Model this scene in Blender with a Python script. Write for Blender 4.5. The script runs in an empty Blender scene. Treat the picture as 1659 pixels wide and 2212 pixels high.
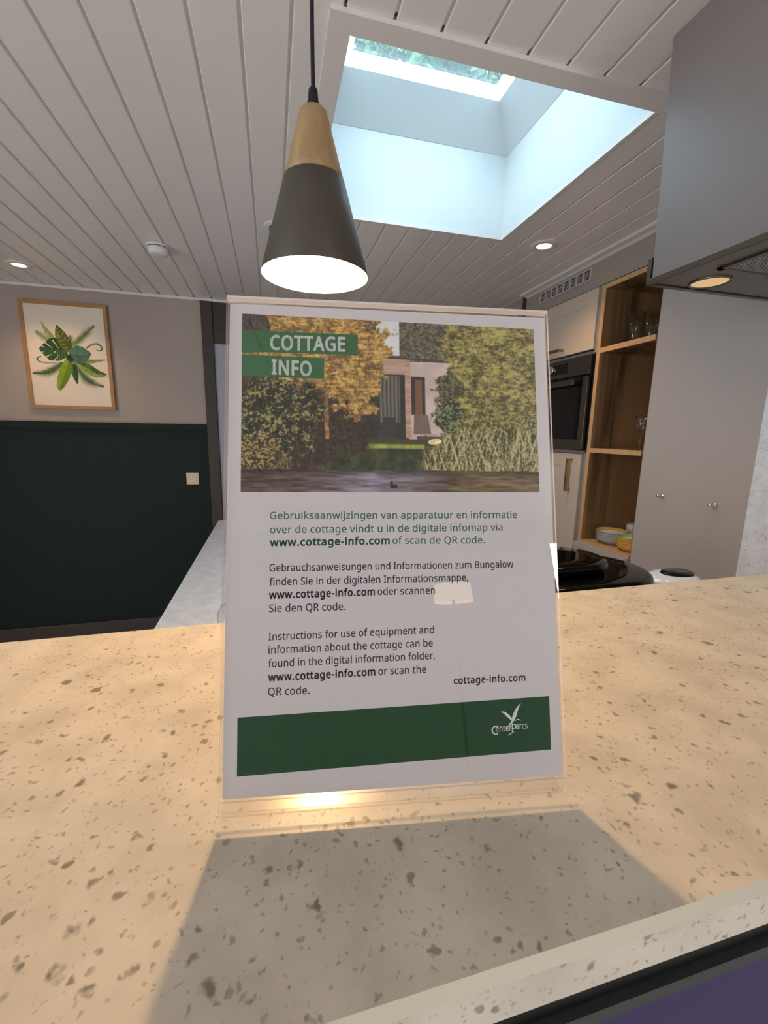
import bpy, bmesh, math, random
import numpy as np
from mathutils import Vector, Matrix

# ------------------------------------------------------------------ camera
SC = bpy.context.scene
COL = SC.collection
R_CAM = ((0.96787604, -0.25093543, 0.01572842),
         (-0.03050265, -0.17928483, -0.98332423),
         (0.24957075, 0.95125620, -0.18117969))       # rows: right, down, forward
cam_data = bpy.data.cameras.new('camera')
cam_data.sensor_fit = 'HORIZONTAL'
cam_data.sensor_width = 36.0
cam_data.lens = 922.27 / 1659 * 36.0
cam_data.clip_start = 0.01
cam_data.clip_end = 200
cam = bpy.data.objects.new('camera', cam_data)
COL.objects.link(cam)
r, d, fw = (Vector(v) for v in R_CAM)
M = Matrix((r, -d, -fw)).transposed().to_4x4()
CAM_POS = Vector((0.0, 0.0, 0.22))
M.translation = CAM_POS
cam.matrix_world = M
SC.camera = cam

# ------------------------------------------------------------------ light, exposure
SC.view_settings.view_transform = 'Standard'
SC.view_settings.look = 'None'
SC.view_settings.gamma = 1.0
SC.view_settings.use_curve_mapping = False
SC.view_settings.exposure = 0.0
SC.cycles.max_bounces = 10
SC.cycles.diffuse_bounces = 5
SC.cycles.glossy_bounces = 5
SC.cycles.transparent_max_bounces = 24
SC.cycles.caustics_reflective = False
SC.cycles.caustics_refractive = False
SC.cycles.sample_clamp_indirect = 6.0

WORLD_STRENGTH = 8.5
PENDANT_W = 14.5
PENDANT_COL = (1.0, 0.60, 0.26)
BACK_FILL_W = 88.0
LEFT_FILL_W = 100.0
SPOT_W = 15.0
HOOD_W = 1.5
WARM = (1.0, 0.62, 0.30)

world = bpy.data.worlds.new('overcast_sky')
SC.world = world
world.use_nodes = True
wn = world.node_tree.nodes
wl = world.node_tree.links
bg = wn['Background']
bg.inputs['Strength'].default_value = WORLD_STRENGTH
wt = wn.new('ShaderNodeTexCoord')
wno = wn.new('ShaderNodeTexNoise'); wno.inputs['Scale'].default_value = 2.5
wr = wn.new('ShaderNodeValToRGB')
wr.color_ramp.elements[0].position = 0.35; wr.color_ramp.elements[0].color = (0.52, 0.76, 0.92, 1)
wr.color_ramp.elements[1].position = 0.65; wr.color_ramp.elements[1].color = (0.74, 0.92, 1.0, 1)
wl.new(wt.outputs['Generated'], wno.inputs['Vector'])
wl.new(wno.outputs['Fac'], wr.inputs['Fac'])
# overcast sky: brighter towards the zenith
wsp = wn.new('ShaderNodeSeparateXYZ'); wl.new(wt.outputs['Generated'], wsp.inputs['Vector'])
wz = wn.new('ShaderNodeMath'); wz.operation = 'MULTIPLY_ADD'; wz.inputs[1].default_value = 1.15; wz.inputs[2].default_value = 0.15
wl.new(wsp.outputs['Z'], wz.inputs[0])
wm = wn.new('ShaderNodeMath'); wm.operation = 'MAXIMUM'; wm.inputs[1].default_value = 0.2
wl.new(wz.outputs[0], wm.inputs[0])
wv = wn.new('ShaderNodeVectorMath'); wv.operation = 'SCALE'
wl.new(wr.outputs['Color'], wv.inputs[0]); wl.new(wm.outputs[0], wv.inputs['Scale'])
wl.new(wv.outputs[0], bg.inputs['Color'])


def area_light(name, loc, aim, sx, sy, watts, col, portal=False):
    l = bpy.data.lights.new(name, 'AREA')
    l.shape = 'RECTANGLE'; l.size = sx; l.size_y = sy; l.energy = watts; l.color = col
    if portal:
        l.cycles.is_portal = True
    o = bpy.data.objects.new(name, l)
    COL.objects.link(o)
    o.location = loc
    o.rotation_euler = Vector(aim).to_track_quat('-Z', 'Y').to_euler()
    return o


def spot_light(name, loc, watts, col, angle=120, blend=0.6, size=0.02):
    l = bpy.data.lights.new(name, 'SPOT')
    l.energy = watts; l.color = col; l.spot_size = math.radians(angle); l.spot_blend = blend
    l.shadow_soft_size = size
    o = bpy.data.objects.new(name, l)
    COL.objects.link(o)
    o.location = loc
    return o


ROOM_X0, ROOM_X1 = -3.2, 1.683
ROOM_Y0, ROOM_Y1 = -3.0, 3.483
FLOOR_Z, CEIL_Z = -1.315, 1.142
FILL_COL = (0.95, 0.96, 1.0)
# skylight portal, plus two added fill lights outside made-up back and left windows
area_light('skylight_portal', (0.65, 1.61, 1.90), (0, 0, -1), 0.95, 0.95, 0, (1, 1, 1), True)
area_light('added_back_fill', (1.44, ROOM_Y0 - 0.12, 0.05), (0, 1, 0), 0.36, 1.9, BACK_FILL_W, FILL_COL)
area_light('added_left_fill', (ROOM_X0 - 0.12, -0.7, -0.52), (1, 0.0, -0.30), 1.4, 2.4, LEFT_FILL_W, FILL_COL)

# ------------------------------------------------------------------ materials


def lin(c):
    return tuple(((v / 255) / 12.92 if v / 255 <= 0.04045 else ((v / 255 + 0.055) / 1.055) ** 2.4) for v in c)


def new_mat(name):
    m = bpy.data.materials.new(name)
    m.use_nodes = True
    nt = m.node_tree
    return m, nt, nt.nodes['Principled BSDF']


def paint(name, rgb, rough=0.5, metal=0.0, spec=0.5, bump=0.0, bscale=300, coat=0.0, mottle=0.0):
    m, nt, b = new_mat(name)
    c = lin(rgb)
    b.inputs['Base Color'].default_value = (*c, 1)
    b.inputs['Roughness'].default_value = rough
    b.inputs['Metallic'].default_value = metal
    b.inputs['Specular IOR Level'].default_value = spec
    b.inputs['Coat Weight'].default_value = coat
    b.inputs['Coat Roughness'].default_value = 0.03
    tc = nt.nodes.new('ShaderNodeTexCoord')
    if mottle:
        n = nt.nodes.new('ShaderNodeTexNoise'); n.inputs['Scale'].default_value = 6
        n.inputs['Detail'].default_value = 4
        mx = nt.nodes.new('ShaderNodeMix'); mx.data_type = 'RGBA'
        mx.inputs['A'].default_value = (*[v * (1 - mottle) for v in c], 1)
        mx.inputs['B'].default_value = (*[min(1, v * (1 + mottle)) for v in c], 1)
        nt.links.new(tc.outputs['Object'], n.inputs['Vector'])
        nt.links.new(n.outputs['Fac'], mx.inputs['Factor'])
        nt.links.new(mx.outputs['Result'], b.inputs['Base Color'])
    if bump:
        n = nt.nodes.new('ShaderNodeTexNoise'); n.inputs['Scale'].default_value = bscale
        bp = nt.nodes.new('ShaderNodeBump'); bp.inputs['Strength'].default_value = bump
        bp.inputs['Distance'].default_value = 0.001
        nt.links.new(tc.outputs['Object'], n.inputs['Vector'])
        nt.links.new(n.outputs['Fac'], bp.inputs['Height'])
        nt.links.new(bp.outputs['Normal'], b.inputs['Normal'])
    return m


def wood(name, dark, light, scale=(30, 30, 2), rough=0.55, contrast=(0.3, 0.7), detail=6):
    m, nt, b = new_mat(name)
    tc = nt.nodes.new('ShaderNodeTexCoord')
    mp = nt.nodes.new('ShaderNodeMapping'); mp.inputs['Scale'].default_value = scale
    n = nt.nodes.new('ShaderNodeTexNoise'); n.inputs['Scale'].default_value = 1
    n.inputs['Detail'].default_value = detail; n.inputs['Distortion'].default_value = 0.4
    n2 = nt.nodes.new('ShaderNodeTexNoise'); n2.inputs['Scale'].default_value = 9
    n2.inputs['Detail'].default_value = 3
    ad = nt.nodes.new('ShaderNodeMix'); ad.inputs['Factor'].default_value = 0.22
    rp = nt.nodes.new('ShaderNodeValToRGB')
    rp.color_ramp.elements[0].position = contrast[0]; rp.color_ramp.elements[0].color = (*lin(dark), 1)
    rp.color_ramp.elements[1].position = contrast[1]; rp.color_ramp.elements[1].color = (*lin(light), 1)
    nt.links.new(tc.outputs['Object'], mp.inputs['Vector'])
    nt.links.new(mp.outputs['Vector'], n.inputs['Vector'])
    nt.links.new(mp.outputs['Vector'], n2.inputs['Vector'])
    nt.links.new(n.outputs['Fac'], ad.inputs['A'])
    nt.links.new(n2.outputs['Fac'], ad.inputs['B'])
    nt.links.new(ad.outputs['Result'], rp.inputs['Fac'])
    nt.links.new(rp.outputs['Color'], b.inputs['Base Color'])
    b.inputs['Roughness'].default_value = rough
    return m


def stone(name, base_a, base_b, specks, rough=0.36, amount=1.0, scale=1.0):
    """Polished composite stone: a mottled pale ground with scattered irregular dark chips of three sizes."""
    m, nt, b = new_mat(name)
    N, L = nt.nodes, nt.links
    tc = N.new('ShaderNodeTexCoord')
    wob = N.new('ShaderNodeTexNoise'); wob.inputs['Scale'].default_value = 130 * scale; wob.inputs['Detail'].default_value = 3
    sub = N.new('ShaderNodeVectorMath'); sub.operation = 'SUBTRACT'; sub.inputs[1].default_value = (0.5, 0.5, 0.5)
    scl = N.new('ShaderNodeVectorMath'); scl.operation = 'SCALE'; scl.inputs['Scale'].default_value = 0.010 / scale
    add = N.new('ShaderNodeVectorMath'); add.operation = 'ADD'
    L.new(tc.outputs['Object'], wob.inputs['Vector'])
    L.new(wob.outputs['Color'], sub.inputs[0])
    L.new(sub.outputs[0], scl.inputs[0])
    L.new(tc.outputs['Object'], add.inputs[0])
    L.new(scl.outputs[0], add.inputs[1])
    g = N.new('ShaderNodeTexNoise'); g.inputs['Scale'].default_value = 22 * scale; g.inputs['Detail'].default_value = 5
    L.new(tc.outputs['Object'], g.inputs['Vector'])
    gr = N.new('ShaderNodeValToRGB')
    gr.color_ramp.elements[0].position = 0.35; gr.color_ramp.elements[0].color = (*lin(base_a), 1)
    gr.color_ramp.elements[1].position = 0.62; gr.color_ramp.elements[1].color = (*lin(base_b), 1)
    L.new(g.outputs['Fac'], gr.inputs['Fac'])
    col = gr.outputs['Color']
    for sc_, rad, soft, keep, rgb, op in specks:
        v = N.new('ShaderNodeTexVoronoi'); v.inputs['Scale'].default_value = sc_ * scale
        L.new(add.outputs[0], v.inputs['Vector'])
        sep = N.new('ShaderNodeSeparateColor')
        L.new(v.outputs['Color'], sep.inputs['Color'])
        # chip radius varies per cell; only a share of the cells carries a chip
        mr = N.new('ShaderNodeMapRange'); mr.inputs['From Min'].default_value = keep; mr.inputs['From Max'].default_value = 1.0
        mr.inputs['To Min'].default_value = 0.0; mr.inputs['To Max'].default_value = rad
        L.new(sep.outputs['Red'], mr.inputs['Value'])
        df = N.new('ShaderNodeMath'); df.operation = 'SUBTRACT'
        L.new(mr.outputs['Result'], df.inputs[0]); L.new(v.outputs['Distance'], df.inputs[1])
        ml = N.new('ShaderNodeMath'); ml.operation = 'DIVIDE'; ml.use_clamp = True; ml.inputs[1].default_value = soft
        L.new(df.outputs[0], ml.inputs[0])
        op_ = N.new('ShaderNodeMath'); op_.operation = 'MULTIPLY'; op_.inputs[1].default_value = op * amount
        L.new(ml.outputs[0], op_.inputs[0])
        hue = N.new('ShaderNodeMix'); hue.data_type = 'RGBA'
        hue.inputs['A'].default_value = (*lin(rgb[0]), 1); hue.inputs['B'].default_value = (*lin(rgb[1]), 1)
        L.new(sep.outputs['Green'], hue.inputs['Factor'])
        mx = N.new('ShaderNodeMix'); mx.data_type = 'RGBA'
        L.new(op_.outputs[0], mx.inputs['Factor']); L.new(col, mx.inputs['A']); L.new(hue.outputs['Result'], mx.inputs['B'])
        col = mx.outputs['Result']
    L.new(col, b.inputs['Base Color'])
    b.inputs['Roughness'].default_value = rough
    return m


def clear(name, ior=1.49, tint=(1, 1, 1), rough=0.0, gain=1.0):
    """Thin clear plastic or glass: see-through, with the mirror reflection of its refractive index (Schlick)."""
    m, nt, b = new_mat(name)
    nt.nodes.remove(b)
    out = nt.nodes['Material Output']
    t = nt.nodes.new('ShaderNodeBsdfTransparent'); t.inputs['Color'].default_value = (*tint, 1)
    g = nt.nodes.new('ShaderNodeBsdfGlossy'); g.inputs['Roughness'].default_value = rough
    lw = nt.nodes.new('ShaderNodeLayerWeight'); lw.inputs['Blend'].default_value = 0.5
    pw = nt.nodes.new('ShaderNodeMath'); pw.operation = 'POWER'; pw.inputs[1].default_value = 5.0
    nt.links.new(lw.outputs['Facing'], pw.inputs[0])
    f0 = ((ior - 1) / (ior + 1)) ** 2 * gain
    ma = nt.nodes.new('ShaderNodeMath'); ma.operation = 'MULTIPLY_ADD'; ma.use_clamp = True
    ma.inputs[1].default_value = 1 - f0; ma.inputs[2].default_value = f0
    nt.links.new(pw.outputs[0], ma.inputs[0])
    mx = nt.nodes.new('ShaderNodeMixShader')
    nt.links.new(ma.outputs[0], mx.inputs['Fac'])
    nt.links.new(t.outputs[0], mx.inputs[1]); nt.links.new(g.outputs[0], mx.inputs[2])
    nt.links.new(mx.outputs[0], out.inputs['Surface'])
    return m


def translucent(name, rgb):
    """White light-passing plastic."""
    m, nt, b = new_mat(name)
    tl = nt.nodes.new('ShaderNodeBsdfTranslucent'); tl.inputs['Color'].default_value = (*lin(rgb), 1)
    mx = nt.nodes.new('ShaderNodeMixShader'); mx.inputs['Fac'].default_value = 0.6
    nt.links.new(b.outputs[0], mx.inputs[1]); nt.links.new(tl.outputs[0], mx.inputs[2])
    nt.links.new(mx.outputs[0], nt.nodes['Material Output'].inputs['Surface'])
    b.inputs['Base Color'].default_value = (*lin(rgb), 1)
    return m


def hazed(m, rgb, amount):
    """Adds a thin film of light-scattering grime to a clear pane."""
    nt = m.node_tree
    out = nt.nodes['Material Output']
    src = out.inputs['Surface'].links[0].from_socket
    tl = nt.nodes.new('ShaderNodeBsdfTranslucent'); tl.inputs['Color'].default_value = (*lin(rgb), 1)
    mx = nt.nodes.new('ShaderNodeMixShader'); mx.inputs['Fac'].default_value = amount
    nt.links.new(src, mx.inputs[1]); nt.links.new(tl.outputs[0], mx.inputs[2])
    nt.links.new(mx.outputs[0], out.inputs['Surface'])
    return m


def lit_edge(name, rgb, alpha):  # milky white paints the light that cut acrylic edges catch
    m, nt, b = new_mat(name)
    b.inputs['Base Color'].default_value = (*lin(rgb), 1)
    b.inputs['Alpha'].default_value = alpha
    b.inputs['Roughness'].default_value = 0.12
    return m


def glow(name, rgb, strength):
    m, nt, b = new_mat(name)
    b.inputs['Base Color'].default_value = (*rgb, 1)
    b.inputs['Emission Color'].default_value = (*rgb, 1)
    b.inputs['Emission Strength'].default_value = strength
    return m


def vcol(name, rough=0.6):
    """Printed ink: the colour comes from the print's own colour attribute."""
    m, nt, b = new_mat(name)
    a = nt.nodes.new('ShaderNodeVertexColor'); a.layer_name = 'ink'
    nt.links.new(a.outputs['Color'], b.inputs['Base Color'])
    b.inputs['Roughness'].default_value = rough
    b.inputs['Specular IOR Level'].default_value = 0.3
    return m


def bricks(name):
    m, nt, b = new_mat(name)
    tc = nt.nodes.new('ShaderNodeTexCoord')
    mp = nt.nodes.new('ShaderNodeMapping'); mp.inputs['Rotation'].default_value = (math.radians(90), 0, 0)
    br = nt.nodes.new('ShaderNodeTexBrick')
    br.inputs['Color1'].default_value = (*lin((158, 154, 150)), 1); br.inputs['Color2'].default_value = (*lin((152, 148, 144)), 1)
    br.inputs['Mortar'].default_value = (*lin((142, 139, 136)), 1)
    br.inputs['Scale'].default_value = 1.0; br.inputs['Brick Width'].default_value = 0.22; br.inputs['Row Height'].default_value = 0.065
    br.inputs['Mortar Size'].default_value = 0.006
    nt.links.new(tc.outputs['Object'], mp.inputs['Vector'])
    nt.links.new(mp.outputs['Vector'], br.inputs['Vector'])
    nt.links.new(br.outputs['Color'], b.inputs['Base Color'])
    b.inputs['Roughness'].default_value = 0.7
    return m


MT = {}
MT['ceiling'] = paint('white_lacquered_boards', (230, 224, 220), 0.32, mottle=0.02)
MT['white_trim'] = paint('white_painted_trim', (226, 220, 216), 0.4)
MT['upstand'] = translucent('translucent_white_upstand', (240, 244, 246))
MT['shaft'] = paint('white_shaft_paint', (214, 218, 220), 0.6)
MT['wall'] = paint('warm_grey_wall_paint', (172, 160, 151), 0.75, bump=0.05, bscale=400)
MT['wall_white'] = paint('white_wall_paint', (215, 210, 205), 0.75)
MT['brick'] = bricks('grey_brick')
MT['green'] = paint('dark_green_panelling', (18, 33, 30), 0.6, spec=0.25)
MT['dark_frame'] = paint('dark_brown_lacquer', (62, 54, 50), 0.5)
MT['door_pane'] = paint('pale_grey_door', (168, 168, 180), 0.5)
MT['floor'] = wood('pale_floorboards', (200, 192, 186), (222, 216, 212), (14, 1.2, 1), 0.5)  # unseen floor made pale to bounce daylight onto the ceiling
MT['bulkhead'] = paint('greige_bulkhead', (158, 148, 140), 0.6)
MT['greige'] = paint('greige_door_lacquer', (204, 188, 172), 0.45)
MT['greige_dark'] = paint('greige_filler', (150, 140, 138), 0.5)
MT['panel'] = paint('light_grey_panel', (182, 174, 170), 0.5)
MT['oak_edge'] = wood('pale_oak_edge', (192, 150, 106), (214, 174, 128), (60, 60, 6), 0.5)
MT['walnut'] = wood('streaky_oak_board', (74, 54, 36), (160, 122, 84), (6.5, 6.5, 0.4), 0.55, (0.38, 0.60), 3)
MT['brass'] = paint('brushed_brass', (176, 140, 84), 0.32, 1.0)
MT['steel'] = paint('brushed_steel', (124, 116, 104), 0.34, 1.0)
MT['chrome'] = paint('chrome', (225, 225, 228), 0.08, 1.0)
MT['hood'] = paint('grey_hood_steel', (158, 152, 152), 0.38, 0.5)
MT['hood_under'] = paint('hood_underside', (120, 116, 114), 0.4, 0.6)
MT['black_glass'] = paint('black_oven_glass', (14, 14, 15), 0.06)
MT['black'] = paint('black_plastic', (10, 10, 11), 0.4)
MT['gloss_black'] = paint('glossy_black_plastic', (10, 10, 10), 0.04, spec=0.22)
MT['white_gloss'] = paint('glossy_white_plastic', (232, 232, 238), 0.12)
MT['white_plastic'] = paint('white_plastic', (228, 226, 226), 0.4)
MT['cream_plastic'] = paint('cream_switch_plastic', (226, 212, 178), 0.4)
SPECKS = [(66, 0.34, 0.14, 0.70, ((100, 88, 78), (110, 106, 94)), 0.8),
          (130, 0.42, 0.18, 0.52, ((118, 100, 88), (128, 122, 108)), 0.75),
          (290, 0.52, 0.26, 0.38, ((146, 130, 114), (152, 146, 130)), 0.7)]
MT['stone'] = stone('speckled_composite_stone', (206, 196, 178), (224, 214, 196), SPECKS)
MT['stone_white'] = stone('speckled_white_stone', (224, 228, 238), (238, 242, 250), SPECKS, 0.3, 0.6)
MT['acrylic'] = clear('clear_acrylic', 1.49)
MT['acrylic_foot'] = clear('clear_acrylic_foot', 1.49, (1, 1, 1), 0.22)
MT['acrylic_edge'] = lit_edge('acrylic_edge', (250, 246, 246), 0.5)
MT['glass'] = clear('clear_glass', 1.5, (0.96, 0.97, 0.97), 0.0, 1.3)
MT['pane'] = clear('window_pane', 1.5, (0.97, 0.99, 0.99))
MT['sky_pane'] = hazed(clear('weathered_skylight_pane', 1.5, (0.96, 0.99, 0.99)), (225, 238, 246), 0.035)
MT['cream'] = paint('cream_composite_edge', (222, 214, 192), 0.4, mottle=0.06)
MT['paper'] = paint('white_paper', (220, 212, 212), 0.6, spec=0.3)
MT['ink_print'] = vcol('photo_ink')
MT['banner_green'] = paint('banner_green_ink', (50, 106, 62), 0.6, spec=0.3)
MT['footer_green'] = paint('footer_green_ink', (4, 66, 28), 0.6, spec=0.3)
MT['text_green'] = paint('green_text_ink', (60, 118, 86), 0.6, spec=0.3)
MT['text_green_bold'] = paint('dark_green_text_ink', (34, 100, 68), 0.6, spec=0.3)
MT['text_dark'] = paint('charcoal_text_ink', (46, 40, 56), 0.6, spec=0.3)
MT['text_white'] = paint('white_text_ink', (226, 226, 222), 0.6, spec=0.3)
MT['lamp_wood'] = wood('pale_ash_wood', (150, 121, 82), (176, 148, 106), (55, 55, 5), 0.5, (0.3, 0.7))
MT['lamp_black'] = paint('satin_black_metal', (74, 68, 60), 0.45)
MT['lamp_white'] = paint('white_shade_lining', (240, 236, 228), 0.5)
MT['cord'] = paint('black_fabric_cord', (22, 22, 30), 0.8)
MT['bulb'] = glow('lit_bulb', (1.0, 0.80, 0.52), 26.0)
MT['spot_glow'] = glow('lit_spot_lens', (1.0, 0.72, 0.42), 9.0)
MT['hood_glow'] = glow('lit_hood_lens', (1.0, 0.66, 0.32), 0.40)
MT['shade_glow'] = glow('lit_lampshade', (1.0, 0.78, 0.50), 2.8)
MT['purple'] = paint('dark_purple_panel', (46, 32, 88), 0.5)
MT['grey_green'] = paint('dark_grey_edge', (52, 58, 56), 0.5)
MT['ceramic_grey'] = paint('grey_glazed_ceramic', (176, 182, 184), 0.2)
MT['ceramic_yellow'] = paint('yellow_glazed_ceramic', (222, 172, 84), 0.2)
MT['ceramic_white'] = paint('white_glazed_ceramic', (226, 222, 216), 0.2)
MT['ceramic_teal'] = paint('teal_glazed_ceramic', (96, 160, 158), 0.2)
MT['ceramic_green'] = paint('green_glazed_ceramic', (150, 196, 150), 0.2)
MT['leaf'] = paint('tree_leaf', (92, 128, 72), 0.5)
MT['leaf_dark'] = paint('tree_leaf_dark', (50, 88, 60), 0.5)
MT['bark'] = paint('tree_bark', (84, 70, 56), 0.9)
MT['frame_wood'] = wood('light_brown_frame', (158, 114, 68), (180, 136, 86), (20, 20, 20), 0.5)

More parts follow.
